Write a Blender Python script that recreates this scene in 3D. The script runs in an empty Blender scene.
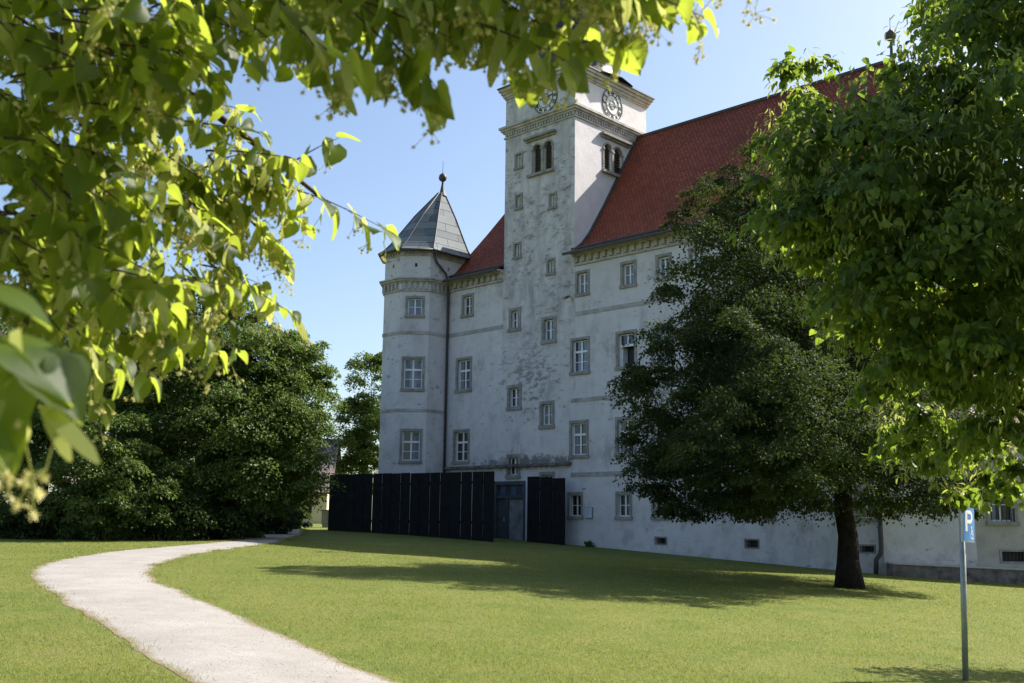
import bpy, math, random
import numpy as np
from mathutils import Vector, Matrix

rad = math.radians
random.seed(7)
RNG = np.random.default_rng(11)
scene = bpy.context.scene
COL = scene.collection

# ------------------------------------------------------------------ camera
F_PX, PITCH, ROLL, EYE = 1030.0, rad(9.9), rad(0.7), 1.62
FW = np.array([0, math.cos(PITCH), math.sin(PITCH)])
_UP = np.array([0, -math.sin(PITCH), math.cos(PITCH)])
_X = np.array([1.0, 0, 0])
RT = math.cos(ROLL) * _X + math.sin(ROLL) * _UP
UP = -math.sin(ROLL) * _X + math.cos(ROLL) * _UP
EYEP = np.array([0, 0, EYE])
cd = bpy.data.cameras.new("camera")
cam = bpy.data.objects.new("camera", cd)
COL.objects.link(cam)
m = Matrix.Identity(4)
for i in range(3):
    m[i][0], m[i][1], m[i][2] = RT[i], UP[i], -FW[i]
m[2][3] = EYE
cam.matrix_world = m
cd.sensor_width = 36.0
cd.lens = 36.0 * F_PX / 1024
cd.clip_start, cd.clip_end = 0.05, 3000
cd.dof.use_dof = True
cd.dof.focus_distance = 42.0
cd.dof.aperture_fstop = 7.0
scene.camera = cam

# ------------------------------------------------------------------ sky, sun, exposure
SUN_AZ, SUN_EL = rad(25.0), rad(42.3)          # azimuth from +X towards +Y
SDIR = Vector((math.cos(SUN_EL) * math.cos(SUN_AZ), math.cos(SUN_EL) * math.sin(SUN_AZ), math.sin(SUN_EL)))
w = bpy.data.worlds.new("World")
scene.world = w
w.use_nodes = True
nt = w.node_tree
sky = nt.nodes.new("ShaderNodeTexSky")
sky.sky_type = 'NISHITA'
sky.sun_disc = False
sky.sun_elevation = SUN_EL
sky.sun_rotation = math.pi / 2 - SUN_AZ
sky.altitude = 300
sky.air_density = 1.0
sky.dust_density = 2.4
sky.ozone_density = 1.5
bg = nt.nodes["Background"]
bg.inputs[1].default_value = 0.10
nt.links.new(sky.outputs[0], bg.inputs[0])
sl = bpy.data.lights.new("sun", 'SUN')
sl.energy = 5.0
sl.angle = rad(0.53)
sl.color = (1.0, 0.94, 0.84)
so = bpy.data.objects.new("sun", sl)
COL.objects.link(so)
so.rotation_euler = SDIR.to_track_quat('Z', 'Y').to_euler()
so.location = (30, 10, 40)
scene.view_settings.view_transform = 'Standard'
scene.view_settings.look = 'None'
scene.view_settings.gamma = 1.0
scene.view_settings.use_curve_mapping = False
scene.view_settings.exposure = 1.15
scene.cycles.max_bounces = 8
scene.cycles.diffuse_bounces = 3
scene.cycles.transmission_bounces = 6
scene.cycles.transparent_max_bounces = 8
scene.cycles.use_denoising = True


# ------------------------------------------------------------------ helpers
def at(px, py, Y):
    """world point seen at photo position px,py at distance Y along +Y"""
    d = FW + RT * (px - 512) / F_PX - UP * (py - 341.5) / F_PX
    return EYEP + d * (Y / d[1])


def gz(X, Y):
    s = 3.0
    fx = s * np.log1p(np.exp(np.clip((np.asarray(X, float) + 4) / s, -30, 30))) - 4
    return 0.0158 * np.clip(Y, 0, 75) - 0.0527 * np.minimum(fx, 20)


def tag(o, label=None, cat=None, group=None, kind=None):
    if label: o["label"] = label
    if cat: o["category"] = cat
    if group: o["group"] = group
    if kind: o["kind"] = kind
    return o


def empty(name, loc, rz=0.0):
    o = bpy.data.objects.new(name, None)
    COL.objects.link(o)
    o.location = loc
    o.rotation_euler = (0, 0, rz)
    o.empty_display_size = 0.3
    return o


class MB:
    def __init__(s):
        s.v, s.f, s.uv, s.sm = [], [], [], []

    def face(s, pts, uv=None, smooth=False):
        i = len(s.v)
        s.v.extend([tuple(p) for p in pts])
        s.f.append(tuple(range(i, i + len(pts))))
        s.uv.append(uv)
        s.sm.append(smooth)

    def hexa(s, c):
        """c: 8 corners, bottom 4 ccw then top 4"""
        i = len(s.v)
        s.v.extend([tuple(p) for p in c])
        for q in ((3, 2, 1, 0), (4, 5, 6, 7), (0, 1, 5, 4), (1, 2, 6, 5), (2, 3, 7, 6), (3, 0, 4, 7)):
            s.f.append(tuple(i + k for k in q))
            s.uv.append(None)
            s.sm.append(False)

    def box(s, x0, x1, y0, y1, z0, z1, fn=None):
        c = [(x0, y0, z0), (x1, y0, z0), (x1, y1, z0), (x0, y1, z0), (x0, y0, z1), (x1, y0, z1), (x1, y1, z1), (x0, y1, z1)]
        if fn: c = [fn(*p) for p in c]
        s.hexa(c)

    def wbox(s, fn, a0, a1, z0, z1, d0, d1):
        """box on a wall frame: fn(a,z,d)"""
        c = [(a0, z0, d0), (a1, z0, d0), (a1, z0, d1), (a0, z0, d1), (a0, z1, d0), (a1, z1, d0), (a1, z1, d1), (a0, z1, d1)]
        s.hexa([fn(*p) for p in c])

    def tube(s, pts, radii, n=8, cap=True):
        pts = [Vector(p) for p in pts]
        i0 = len(s.v)
        prev = None
        for k, p in enumerate(pts):
            t = (pts[min(k + 1, len(pts) - 1)] - pts[max(k - 1, 0)])
            if t.length < 1e-9: t = Vector((0, 0, 1))
            t.normalize()
            if prev is None:
                a = Vector((1, 0, 0)) if abs(t.x) < 0.8 else Vector((0, 1, 0))
            else:
                a = prev
            b = t.cross(a).normalized()
            a = b.cross(t).normalized()
            prev = a
            for j in range(n):
                th = 2 * math.pi * j / n
                s.v.append(tuple(p + (a * math.cos(th) + b * math.sin(th)) * radii[k]))
        for k in range(len(pts) - 1):
            for j in range(n):
                s.f.append((i0 + k * n + j, i0 + k * n + (j + 1) % n, i0 + (k + 1) * n + (j + 1) % n, i0 + (k + 1) * n + j))
                s.uv.append(None)
                s.sm.append(True)
        if cap:
            s.f.append(tuple(i0 + (len(pts) - 1) * n + j for j in range(n)))
            s.uv.append(None); s.sm.append(False)
            s.f.append(tuple(i0 + j for j in reversed(range(n))))
            s.uv.append(None); s.sm.append(False)

    def lathe(s, prof, cx, cy, n=16, smooth=True, ph=0.0, sx=1.0):
        i0 = len(s.v)
        for (r, z) in prof:
            for j in range(n):
                th = 2 * math.pi * j / n + ph
                s.v.append((cx + r * math.cos(th) * sx, cy + r * math.sin(th), z))
        for k in range(len(prof) - 1):
            for j in range(n):
                s.f.append((i0 + k * n + j, i0 + k * n + (j + 1) % n, i0 + (k + 1) * n + (j + 1) % n, i0 + (k + 1) * n + j))
                s.uv.append(None); s.sm.append(smooth)

    def build(s, name, mat, parent=None):
        me = bpy.data.meshes.new(name)
        me.from_pydata(s.v, [], s.f)
        if any(u is not None for u in s.uv):
            L = me.uv_layers.new(name="UVMap")
            for p in me.polygons:
                u = s.uv[p.index]
                if u is None: continue
                for k, li in enumerate(p.loop_indices):
                    L.data[li].uv = u[k]
        me.polygons.foreach_set("use_smooth", s.sm)
        me.materials.append(mat)
        me.update()
        o = bpy.data.objects.new(name, me)
        COL.objects.link(o)
        if parent is not None: o.parent = parent
        return o


def array_mesh(name, V, Fq, mat, parent=None, uv=None, smooth=False):
    """V (n,3), Fq (m,k) constant-size faces"""
    V = np.ascontiguousarray(V, dtype=np.float32)
    Fq = np.ascontiguousarray(Fq, dtype=np.int32)
    me = bpy.data.meshes.new(name)
    k = Fq.shape[1]
    me.vertices.add(len(V)); me.vertices.foreach_set("co", V.ravel())
    me.loops.add(Fq.size); me.loops.foreach_set("vertex_index", Fq.ravel())
    me.polygons.add(len(Fq))
    me.polygons.foreach_set("loop_start", np.arange(0, Fq.size, k, dtype=np.int32))
    me.polygons.foreach_set("loop_total", np.full(len(Fq), k, dtype=np.int32))
    if uv is not None:
        L = me.uv_layers.new(name="UVMap")
        L.data.foreach_set("uv", np.ascontiguousarray(uv[Fq.ravel()], dtype=np.float32).ravel())
    me.polygons.foreach_set("use_smooth", np.full(len(Fq), smooth, dtype=bool))
    me.update(calc_edges=True)
    me.materials.append(mat)
    o = bpy.data.objects.new(name, me)
    COL.objects.link(o)
    if parent is not None: o.parent = parent
    return o


# ------------------------------------------------------------------ materials
class NT:
    def __init__(s, name):
        s.m = bpy.data.materials.new(name)
        s.m.use_nodes = True
        s.t = s.m.node_tree
        s.b = s.t.nodes["Principled BSDF"]
        s.out = s.t.nodes["Material Output"]

    def n(s, typ, **kw):
        nd = s.t.nodes.new("ShaderNode" + typ)
        for k, v in kw.items():
            if k.startswith("i_"): nd.inputs[k[2:].replace("_", " ")].default_value = v
            else: setattr(nd, k, v)
        return nd

    def l(s, a, b): s.t.links.new(a, b)

    def noise(s, scale, detail=4, vec=None, rough=0.55, sc3=None):
        nd = s.n("TexNoise")
        nd.inputs["Scale"].default_value = scale
        nd.inputs["Detail"].default_value = detail
        nd.inputs["Roughness"].default_value = rough
        if vec is not None:
            if sc3 is not None:
                mp = s.n("Mapping")
                mp.inputs["Scale"].default_value = sc3
                s.l(vec, mp.inputs["Vector"])
                vec = mp.outputs[0]
            s.l(vec, nd.inputs["Vector"])
        return nd.outputs["Fac"]

    def ramp(s, fac, stops):
        r = s.n("ValToRGB")
        e = r.color_ramp.elements
        while len(e) < len(stops): e.new(0.5)
        for k, (p, c) in enumerate(stops):
            e[k].position = p
            e[k].color = (*c, 1) if len(c) == 3 else c
        s.l(fac, r.inputs[0])
        return r.outputs[0]

    def mix(s, fac, a, b, typ='MIX'):
        mx = s.n("Mix", data_type='RGBA', blend_type=typ)
        for inp, v in ((mx.inputs[0], fac), (mx.inputs[6], a), (mx.inputs[7], b)):
            if isinstance(v, (int, float)): inp.default_value = v
            elif isinstance(v, tuple): inp.default_value = (*v, 1)
            else: s.l(v, inp)
        return mx.outputs[2]

    def math(s, op, a, b=None, clamp=False):
        nd = s.n("Math", operation=op, use_clamp=clamp)
        for inp, v in ((nd.inputs[0], a), (nd.inputs[1], b)):
            if v is None: continue
            if isinstance(v, (int, float)): inp.default_value = v
            else: s.l(v, inp)
        return nd.outputs[0]

    def bump(s, h, strength=0.3, dist=0.02):
        b = s.n("Bump")
        b.inputs["Strength"].default_value = strength
        b.inputs["Distance"].default_value = dist
        s.l(h, b.inputs["Height"])
        s.l(b.outputs[0], s.b.inputs["Normal"])

    def base(s, c, rough=0.8, spec=None, metal=0.0):
        if isinstance(c, tuple): s.b.inputs["Base Color"].default_value = (*c, 1)
        else: s.l(c, s.b.inputs["Base Color"])
        s.b.inputs["Roughness"].default_value = rough
        s.b.inputs["Metallic"].default_value = metal
        if spec is not None: s.b.inputs["Specular IOR Level"].default_value = spec
        return s

    def obj(s):
        return s.n("TexCoord").outputs["Object"]

    def xyz(s, v):
        x = s.n("SeparateXYZ")
        s.l(v, x.inputs[0])
        return x.outputs


def simple(name, c, rough=0.7, var=0.25, scale=8.0, spec=None, metal=0.0, bump=0.0):
    t = NT(name)
    v = t.obj()
    f = t.noise(scale, 5, v)
    lo = tuple(x * (1 - var) for x in c)
    hi = tuple(min(1, x * (1 + var)) for x in c)
    t.base(t.ramp(f, [(0.3, lo), (0.7, hi)]), rough, spec, metal)
    if bump: t.bump(t.noise(scale * 4, 4, v), bump, 0.02)
    return t.m


def plaster(name, base, dirt_amt, tower=False, warm=(1, 1, 1)):
    t = NT(name)
    v = t.obj()
    x, y, z = t.xyz(v)
    big = t.noise(0.35, 5, v)
    med = t.noise(1.6, 6, v, 0.65)
    b = tuple(base[i] * warm[i] for i in range(3))
    c = t.ramp(big, [(0.3, tuple(k * 0.86 for k in b)), (0.7, b)])
    c = t.mix(t.ramp(med, [(0.42, (0, 0, 0)), (0.75, (0.55, 0.55, 0.55))]), c, tuple(k * 0.72 for k in (b[0], b[1] * 0.97, b[2] * 0.92)))
    # weather streaks and flaked patches
    st = t.noise(1.0, 9, v, 0.72, (1.0, 1.0, 0.55))
    st2 = t.noise(0.28, 3, v, 0.5)
    k = t.math('MULTIPLY', t.ramp(st, [(0.50, (0, 0, 0)), (0.60, (1, 1, 1))]), t.ramp(st2, [(0.42, (0, 0, 0)), (0.62, (1, 1, 1))]))
    if True:
        # cracked and sooty render on the tower front: fine flat flakes plus soft vertical grey runs
        tm = t.math('MULTIPLY', t.math('LESS_THAN', t.math('ABSOLUTE', t.math('ADD', x, 2.15)), 2.42), t.math('LESS_THAN', y, 0.02))
        tm = t.math('MULTIPLY', tm, t.math('DIVIDE', t.math('SUBTRACT', z, 8.0), 4.0, True))
        fl = t.ramp(t.noise(1.9, 12, v, 0.82, (0.85, 0.85, 1.5)), [(0.47, (0, 0, 0)), (0.59, (0.92, 0.92, 0.92))])
        fl = t.math('MULTIPLY', fl, t.ramp(t.noise(0.45, 4, v), [(0.34, (0.1, 0.1, 0.1)), (0.52, (1, 1, 1))]))
        run = t.math('MULTIPLY', t.ramp(t.noise(1.3, 7, v, 0.7, (1.3, 1.3, 0.28)), [(0.42, (0, 0, 0)), (0.68, (1, 1, 1))]), 0.75)
        tk_ = t.math('MULTIPLY', t.math('MAXIMUM', fl, run), tm)
        # old damage round the stair windows under the tower
        mu = t.math('SUBTRACT', 1.0, t.math('DIVIDE', t.math('ABSOLUTE', t.math('ADD', x, 2.6)), 3.0), True)
        mz = t.math('SUBTRACT', 1.0, t.math('DIVIDE', t.math('ABSOLUTE', t.math('SUBTRACT', z, 9.0)), 3.2), True)
        mk = t.math('MULTIPLY', mu, mz)
        extra = t.ramp(t.math('ADD', t.noise(2.4, 9, v, 0.75, (0.8, 0.8, 1.7)), t.math('MULTIPLY', mk, 0.16)), [(0.58, (0, 0, 0)), (0.66, (1, 1, 1))])
        k = t.math('MAXIMUM', t.math('MULTIPLY', k, 0.55), t.math('MULTIPLY', extra, 0.9))
        # splash line along the ground
        sp = t.math('SUBTRACT', 1.0, t.math('DIVIDE', t.math('SUBTRACT', z, 0.1), 1.4), True)
        k = t.math('MAXIMUM', k, t.ramp(t.math('ADD', t.noise(1.8, 8, v, 0.7), t.math('MULTIPLY', sp, 0.20)), [(0.60, (0, 0, 0)), (0.86, (0.5, 0.5, 0.5))]))
        # mossy strip over the old lean-to roof line
        bz = t.math('SUBTRACT', 1.0, t.math('DIVIDE', t.math('ABSOLUTE', t.math('SUBTRACT', z, 4.45)), 0.55), True)
        bx = t.math('MULTIPLY', t.math('LESS_THAN', x, 0.15), t.math('SUBTRACT', 1.0, t.math('DIVIDE', t.math('ABSOLUTE', t.math('ADD', x, 2.6)), 4.6), True))
        moss = t.ramp(t.math('ADD', t.noise(2.6, 8, v, 0.75), t.math('MULTIPLY', t.math('MULTIPLY', bz, t.math('POWER', bx, 0.4)), 0.33)), [(0.62, (0, 0, 0)), (0.74, (1, 1, 1))])
        k = t.math('MAXIMUM', k, moss)
        k = t.math('MULTIPLY', k, t.math('SUBTRACT', 1.0, t.math('MULTIPLY', t.math('GREATER_THAN', y, 0.02), t.math('GREATER_THAN', z, 13.8))))
        k = t.math('MAXIMUM', t.math('MULTIPLY', k, t.math('SUBTRACT', 1.0, t.math('MULTIPLY', tm, 0.6))), tk_)
    k = t.math('MULTIPLY', k, dirt_amt)
    c = t.mix(k, c, (0.095, 0.088, 0.08))
    t.base(c, 0.92, 0.2)
    h = t.math('ADD', t.noise(9, 6, v, 0.7), t.math('MULTIPLY', t.noise(1.2, 3, v), 2.0))
    t.bump(h, 0.35, 0.035)
    return t.m


def leaf_mat(name, dark, light, trans, tw=0.45, rough=0.5, veins=False, clump=0.0, clump_scale=0.8, patch=None):
    t = NT(name)
    ri = t.n("NewGeometry").outputs["Random Per Island"]
    c = t.ramp(ri, [(0.0, dark), (1.0, light)])
    if clump:
        g = t.n("NewGeometry")
        c = t.mix(t.ramp(t.noise(clump_scale, 2, g.outputs["Position"]), [(0.35, (0, 0, 0)), (0.65, (1, 1, 1))]), c, tuple(x * clump for x in light))
    if patch:
        gp_ = t.n("NewGeometry").outputs["Position"]
        c = t.mix(t.ramp(t.noise(0.55, 6, gp_, 0.7, (1.0, 1.6, 1.0)), [(0.44, (0, 0, 0)), (0.68, (0.85, 0.85, 0.85))]), c, patch)
        c = t.mix(t.ramp(t.noise(0.8, 4, gp_, 0.65, (1.4, 0.7, 1.0)), [(0.50, (0, 0, 0)), (0.72, (0.7, 0.7, 0.7))]), c, (0.085, 0.145, 0.022))
    tc = t.mix(ri, tuple(x * 0.8 for x in trans), tuple(min(1, x * 1.15) for x in trans))
    if veins:
        uv = t.n("TexCoord").outputs["UV"]
        x, y, z = t.xyz(uv)
        a = t.math('ABSOLUTE', t.math('SUBTRACT', x, 0.5))
        mid = t.math('LESS_THAN', a, 0.018)
        sv = t.math('FRACT', t.math('MULTIPLY', t.math('SUBTRACT', y, t.math('MULTIPLY', a, 0.9)), 8.0))
        sv = t.math('LESS_THAN', sv, 0.09)
        vn = t.math('MAXIMUM', mid, t.math('MULTIPLY', sv, 0.6))
        c = t.mix(t.math('MULTIPLY', vn, 0.75), c, tuple(min(1, x * 1.9) for x in light))
        tc = t.mix(t.math('MULTIPLY', vn, 0.45), tc, tuple(x * 0.5 for x in trans))
        bl = t.noise(14, 3, uv)
        c = t.mix(t.math('MULTIPLY', bl, 0.35), c, dark)
    t.base(c, rough, 0.25)
    tr = t.n("BsdfTranslucent")
    t.l(tc, tr.inputs["Color"])
    ms = t.n("MixShader")
    ms.inputs[0].default_value = tw
    t.l(t.b.outputs[0], ms.inputs[1]); t.l(tr.outputs[0], ms.inputs[2])
    t.l(ms.outputs[0], t.out.inputs["Surface"])
    return t.m


M = {}
M['facade'] = plaster("facade_plaster", (0.66, 0.635, 0.65), 0.8)
M['tower'] = M['facade']
M['trim'] = simple("stone_trim", (0.40, 0.37, 0.34), 0.9, 0.3, 2.5, 0.2, bump=0.3)
M['band'] = simple("band_trim", (0.36, 0.34, 0.33), 0.9, 0.3, 2.0, 0.2)
M['surround'] = simple("window_stone", (0.27, 0.255, 0.24), 0.9, 0.3, 3.0, 0.2, bump=0.3)
M['sash'] = simple("white_sash", (0.80, 0.80, 0.80), 0.5, 0.08, 6)
M['iron'] = simple("dark_iron", (0.03, 0.03, 0.032), 0.6, 0.3, 5)
M['lead'] = simple("dark_flashing", (0.05, 0.045, 0.045), 0.6, 0.3, 3)
M['ink'] = simple("clock_black", (0.02, 0.02, 0.022), 0.6, 0.2, 5)
M['hand'] = simple("clock_hand", (0.03, 0.03, 0.03), 0.5, 0.2, 5)
M['dial'] = simple("clock_dial_plaster", (0.66, 0.65, 0.63), 0.9, 0.1, 2)
M['louver'] = simple("dark_wood_louvre", (0.045, 0.035, 0.028), 0.85, 0.4, 6)
M['bark'] = simple("bark", (0.021, 0.017, 0.014), 0.95, 0.5, 9, 0.2, bump=1.0)
M['twig'] = simple("twig", (0.06, 0.035, 0.025), 0.8, 0.3, 20)
M['black_board'] = simple("black_board", (0.010, 0.010, 0.011), 0.85, 0.5, 3, 0.2)
M['door_grey'] = simple("grey_door", (0.21, 0.225, 0.225), 0.75, 0.4, 2.5)
M['door_dark'] = simple("grey_dark_metal", (0.06, 0.065, 0.07), 0.6, 0.3, 4)
M['cream'] = simple("cream_plaster", (0.60, 0.52, 0.36), 0.9, 0.08, 1.0)
M['stone_dark'] = simple("dark_plinth", (0.16, 0.14, 0.13), 0.95, 0.6, 3.0, 0.2, bump=0.6)
M['ledge'] = simple("pale_ledge", (0.45, 0.42, 0.39), 0.9, 0.2, 3.0, 0.2, bump=0.3)
M['curtain'] = simple("curtain_cloth", (0.20, 0.22, 0.26), 0.8, 0.2, 6)  # cloth colour dimmed, as though seen through the glass
M['galv'] = simple("galvanised", (0.30, 0.32, 0.33), 0.5, 0.2, 12, metal=0.6)
M['alu'] = simple("sign_alu", (0.45, 0.46, 0.46), 0.45, 0.1, 12, metal=0.5)
M['blue'] = simple("sign_blue", (0.025, 0.20, 0.60), 0.35, 0.05, 6)
M['white'] = simple("sign_white", (0.82, 0.82, 0.82), 0.4, 0.03, 6)
M['cabinet'] = simple("grey_cabinet", (0.16, 0.17, 0.18), 0.6, 0.1, 6)
M['board_white'] = simple("board_white", (0.55, 0.62, 0.72), 0.4, 0.05, 4)
M['board_text'] = simple("board_text", (0.20, 0.26, 0.36), 0.5, 0.05, 4)
M['bird'] = simple("bird_brown", (0.10, 0.07, 0.045), 0.8, 0.4, 25)
M['bird_pale'] = simple("bird_pale", (0.38, 0.27, 0.17), 0.8, 0.3, 25)
M['side_wall'] = plaster("side_building_plaster", (0.46, 0.43, 0.38), 0.5)

# glass: dark panes that mirror sky and trees, curtain and reflected sky both put into the bluish base colour
def glass(name, dark, curtain, refl):
    t = NT(name)
    v = t.obj()
    c = t.ramp(t.noise(1.3, 2, v, 0.4, (2.2, 2.2, 0.5)), [(0.42, dark), (0.58, curtain)])
    t.base(c, 0.35, 0.5)
    g = t.n("BsdfGlossy")
    g.inputs["Roughness"].default_value = 0.03
    g.inputs["Color"].default_value = (0.85, 0.9, 1.0, 1)
    b = t.n("Bump"); b.inputs["Strength"].default_value = 0.05; b.inputs["Distance"].default_value = 0.05
    t.l(t.noise(1.5, 2, v), b.inputs["Height"]); t.l(b.outputs[0], g.inputs["Normal"])
    ms = t.n("MixShader"); ms.inputs[0].default_value = refl
    t.l(t.b.outputs[0], ms.inputs[1]); t.l(g.outputs[0], ms.inputs[2]); t.l(ms.outputs[0], t.out.inputs["Surface"])
    return t.m

M['glass'] = glass("window_glass", (0.012, 0.018, 0.030), (0.075, 0.10, 0.16), 0.07)
M['glass_dark'] = glass("window_glass_dark", (0.006, 0.007, 0.008), (0.02, 0.022, 0.025), 0.035)

# roof tiles
def tiles(name, c1, c2, mortar, bw, rh, mossy=0.3):
    t = NT(name)
    uv = t.n("TexCoord").outputs["UV"]
    br = t.n("TexBrick")
    br.offset = 0.5
    br.inputs["Scale"].default_value = 1.0
    br.inputs["Brick Width"].default_value = bw
    br.inputs["Row Height"].default_value = rh
    br.inputs["Mortar Size"].default_value = 0.022
    br.inputs["Mortar Smooth"].default_value = 0.4
    br.inputs["Color1"].default_value = (*c1, 1)
    br.inputs["Color2"].default_value = (*c2, 1)
    br.inputs["Mortar"].default_value = (*mortar, 1)
    t.l(uv, br.inputs["Vector"])
    ov = t.noise(0.25, 5, uv, 0.6)
    c = t.mix(t.math('MULTIPLY', t.ramp(ov, [(0.40, (0, 0, 0)), (0.68, (1, 1, 1))]), mossy), br.outputs["Color"], tuple(x * 0.55 for x in c2))
    x, y, z = t.xyz(uv)
    t.base(c, 0.75, 0.3)
    fr = t.math('FRACT', t.math('DIVIDE', y, rh))
    t.bump(t.math('ADD', t.math('MULTIPLY', t.math('SUBTRACT', 1.0, fr), 1.0), t.math('MULTIPLY', br.outputs["Fac"], -0.5)), 0.9, 0.05)
    return t.m

M['tiles'] = tiles("red_roof_tiles", (0.39, 0.086, 0.033), (0.22, 0.045, 0.021), (0.05, 0.014, 0.010), 0.20, 0.17, 0.55)
M['lead_roof'] = tiles("grey_slate_metal", (0.19, 0.22, 0.24), (0.10, 0.12, 0.145), (0.05, 0.05, 0.06), 1.7, 0.5, 0.5)
M['old_tiles'] = tiles("grey_brown_tiles", (0.24, 0.19, 0.17), (0.17, 0.14, 0.13), (0.07, 0.06, 0.06), 0.3, 0.3, 0.4)
M['dome'] = simple("dark_dome_metal", (0.022, 0.022, 0.026), 0.45, 0.4, 1.5, metal=0.2)

# ground
def ground_mat():
    t = NT("lawn_grass")
    v = t.obj()
    a = t.noise(0.35, 4, v, 0.6)
    b = t.noise(3.0, 5, v, 0.7)
    c = t.noise(38, 4, v, 0.75)
    col = t.ramp(a, [(0.3, (0.145, 0.180, 0.034)), (0.7, (0.215, 0.220, 0.058))])
    col = t.mix(t.ramp(b, [(0.45, (0, 0, 0)), (0.75, (0.7, 0.7, 0.7))]), col, (0.22, 0.190, 0.075))
    col = t.mix(t.ramp(c, [(0.35, (0.75, 0.75, 0.75)), (0.6, (0, 0, 0))]), col, (0.075, 0.095, 0.018))
    gp = t.ramp(t.noise(0.9, 6, v, 0.7), [(0.48, (0, 0, 0)), (0.66, (0.75, 0.75, 0.75))])
    col = t.mix(gp, col, (0.085, 0.135, 0.022))
    t.base(col, 0.9, 0.15)
    t.bump(t.math('ADD', t.math('MULTIPLY', t.noise(60, 3, v, 0.7), 0.6), t.noise(9, 4, v)), 0.8, 0.05)
    return t.m

M['lawn'] = ground_mat()

def path_mat():
    t = NT("gravel_path")
    v = t.obj()
    uv = t.n("TexCoord").outputs["UV"]
    x, y, z = t.xyz(uv)
    a = t.noise(1.2, 5, v, 0.65)
    b = t.noise(45, 4, v, 0.8)
    col = t.ramp(a, [(0.3, (0.27, 0.255, 0.235)), (0.7, (0.37, 0.352, 0.328))])
    col = t.mix(t.ramp(b, [(0.3, (0.8, 0.8, 0.8)), (0.55, (0, 0, 0))]), col, (0.26, 0.22, 0.19))
    edge = t.math('SUBTRACT', 1.0, t.math('MULTIPLY', t.math('SUBTRACT', 0.5, t.math('ABSOLUTE', t.math('SUBTRACT', x, 0.5))), 6.5), True)
    e = t.ramp(t.math('ADD', t.math('MULTIPLY', edge, 0.55), t.math('MULTIPLY', t.noise(2.5, 7, v, 0.75), 0.75)), [(0.66, (0, 0, 0)), (0.90, (1, 1, 1))])
    col = t.mix(e, col, (0.20, 0.155, 0.085))
    t.base(col, 0.95, 0.15)
    t.bump(t.math('ADD', b, t.math('MULTIPLY', t.noise(10, 4, v), 1.0)), 0.6, 0.02)
    return t.m

M['path'] = path_mat()
M['grass_blade'] = leaf_mat("grass_blade", (0.110, 0.150, 0.026), (0.230, 0.250, 0.062), (0.34, 0.40, 0.07), 0.35, 0.8, patch=(0.26, 0.215, 0.095))
M['fg_leaf'] = leaf_mat("linden_leaf_near", (0.014, 0.032, 0.006), (0.045, 0.075, 0.013), (0.54, 0.66, 0.07), 0.50, 0.5, veins=True)
M['bract'] = leaf_mat("linden_bract", (0.32, 0.35, 0.10), (0.48, 0.49, 0.18), (0.60, 0.63, 0.18), 0.5, 0.6)
M['flower'] = leaf_mat("linden_flower", (0.62, 0.57, 0.24), (0.80, 0.75, 0.40), (0.72, 0.66, 0.26), 0.35, 0.7)
M['r_leaf'] = leaf_mat("linden_leaf_right", (0.024, 0.052, 0.010), (0.080, 0.122, 0.024), (0.28, 0.40, 0.04), 0.5, 0.45)
M['r_bract'] = leaf_mat("linden_bract_right", (0.18, 0.22, 0.05), (0.30, 0.33, 0.09), (0.42, 0.46, 0.10), 0.5, 0.6)
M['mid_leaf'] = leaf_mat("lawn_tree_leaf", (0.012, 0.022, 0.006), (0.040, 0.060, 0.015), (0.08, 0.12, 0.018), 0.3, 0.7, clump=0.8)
M['wood_leaf'] = leaf_mat("thicket_leaf", (0.024, 0.046, 0.010), (0.130, 0.185, 0.042), (0.16, 0.25, 0.03), 0.35, 0.5, clump=0.75)
M['wood_leaf2'] = leaf_mat("maple_leaf", (0.030, 0.055, 0.013), (0.105, 0.150, 0.036), (0.18, 0.28, 0.04), 0.35, 0.5, clump=0.8)
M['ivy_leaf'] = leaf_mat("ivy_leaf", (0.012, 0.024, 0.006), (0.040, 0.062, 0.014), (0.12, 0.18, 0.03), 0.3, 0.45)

# ------------------------------------------------------------------ ground and path
def geo(lo, hi, n, p=1.0):
    return lo + (hi - lo) * np.linspace(0, 1, n) ** p

xs = np.concatenate([-geo(40, 900, 12, 2.0)[::-1], np.linspace(-39, 39, 118), geo(40, 900, 12, 2.0)])
ys = np.concatenate([[-600, -200, -80, -40, -20, -10], np.linspace(-5, 80, 130), geo(82, 1500, 14, 2.2)])
GX, GY = np.meshgrid(xs, ys)
GZ = gz(GX, GY)
V = np.stack([GX.ravel(), GY.ravel(), GZ.ravel()], 1)
nx, ny = len(xs), len(ys)
ii = (np.arange(ny - 1)[:, None] * nx + np.arange(nx - 1)[None, :]).ravel()
Fq = np.stack([ii, ii + 1, ii + nx + 1, ii + nx], 1)
tag(array_mesh("lawn", V, Fq, M['lawn'], smooth=True), kind="structure")

PL = [(-0.9, 5.6), (-1.85, 7.93), (-2.7, 9.28), (-3.58, 10.7), (-4.77, 12.59), (-6.18, 14.93), (-7.48, 17.07), (-8.75, 19.38), (-9.72, 21.42), (-10.40, 23.7), (-10.85, 26.25), (-11.02, 29.22), (-10.83, 31.66), (-10.4, 34.6), (-10.15, 38.22), (-10.6, 43.87), (-11.45, 50.48), (-14.0, 58.0), (-19, 64)]
PR = [(1.2, 5.9), (-0.13, 8.37), (-0.98, 9.78), (-1.72, 10.93), (-2.7, 12.6), (-3.87, 14.75), (-5.1, 16.95), (-6.16, 18.82), (-7.06, 20.81), (-7.87, 23.48), (-8.35, 26.69), (-8.55, 29.95), (-8.42, 33.2), (-8.35, 38.12), (-9.0, 44.74), (-10.05, 51.36), (-12.2, 58.8), (-17, 66)]

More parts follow.
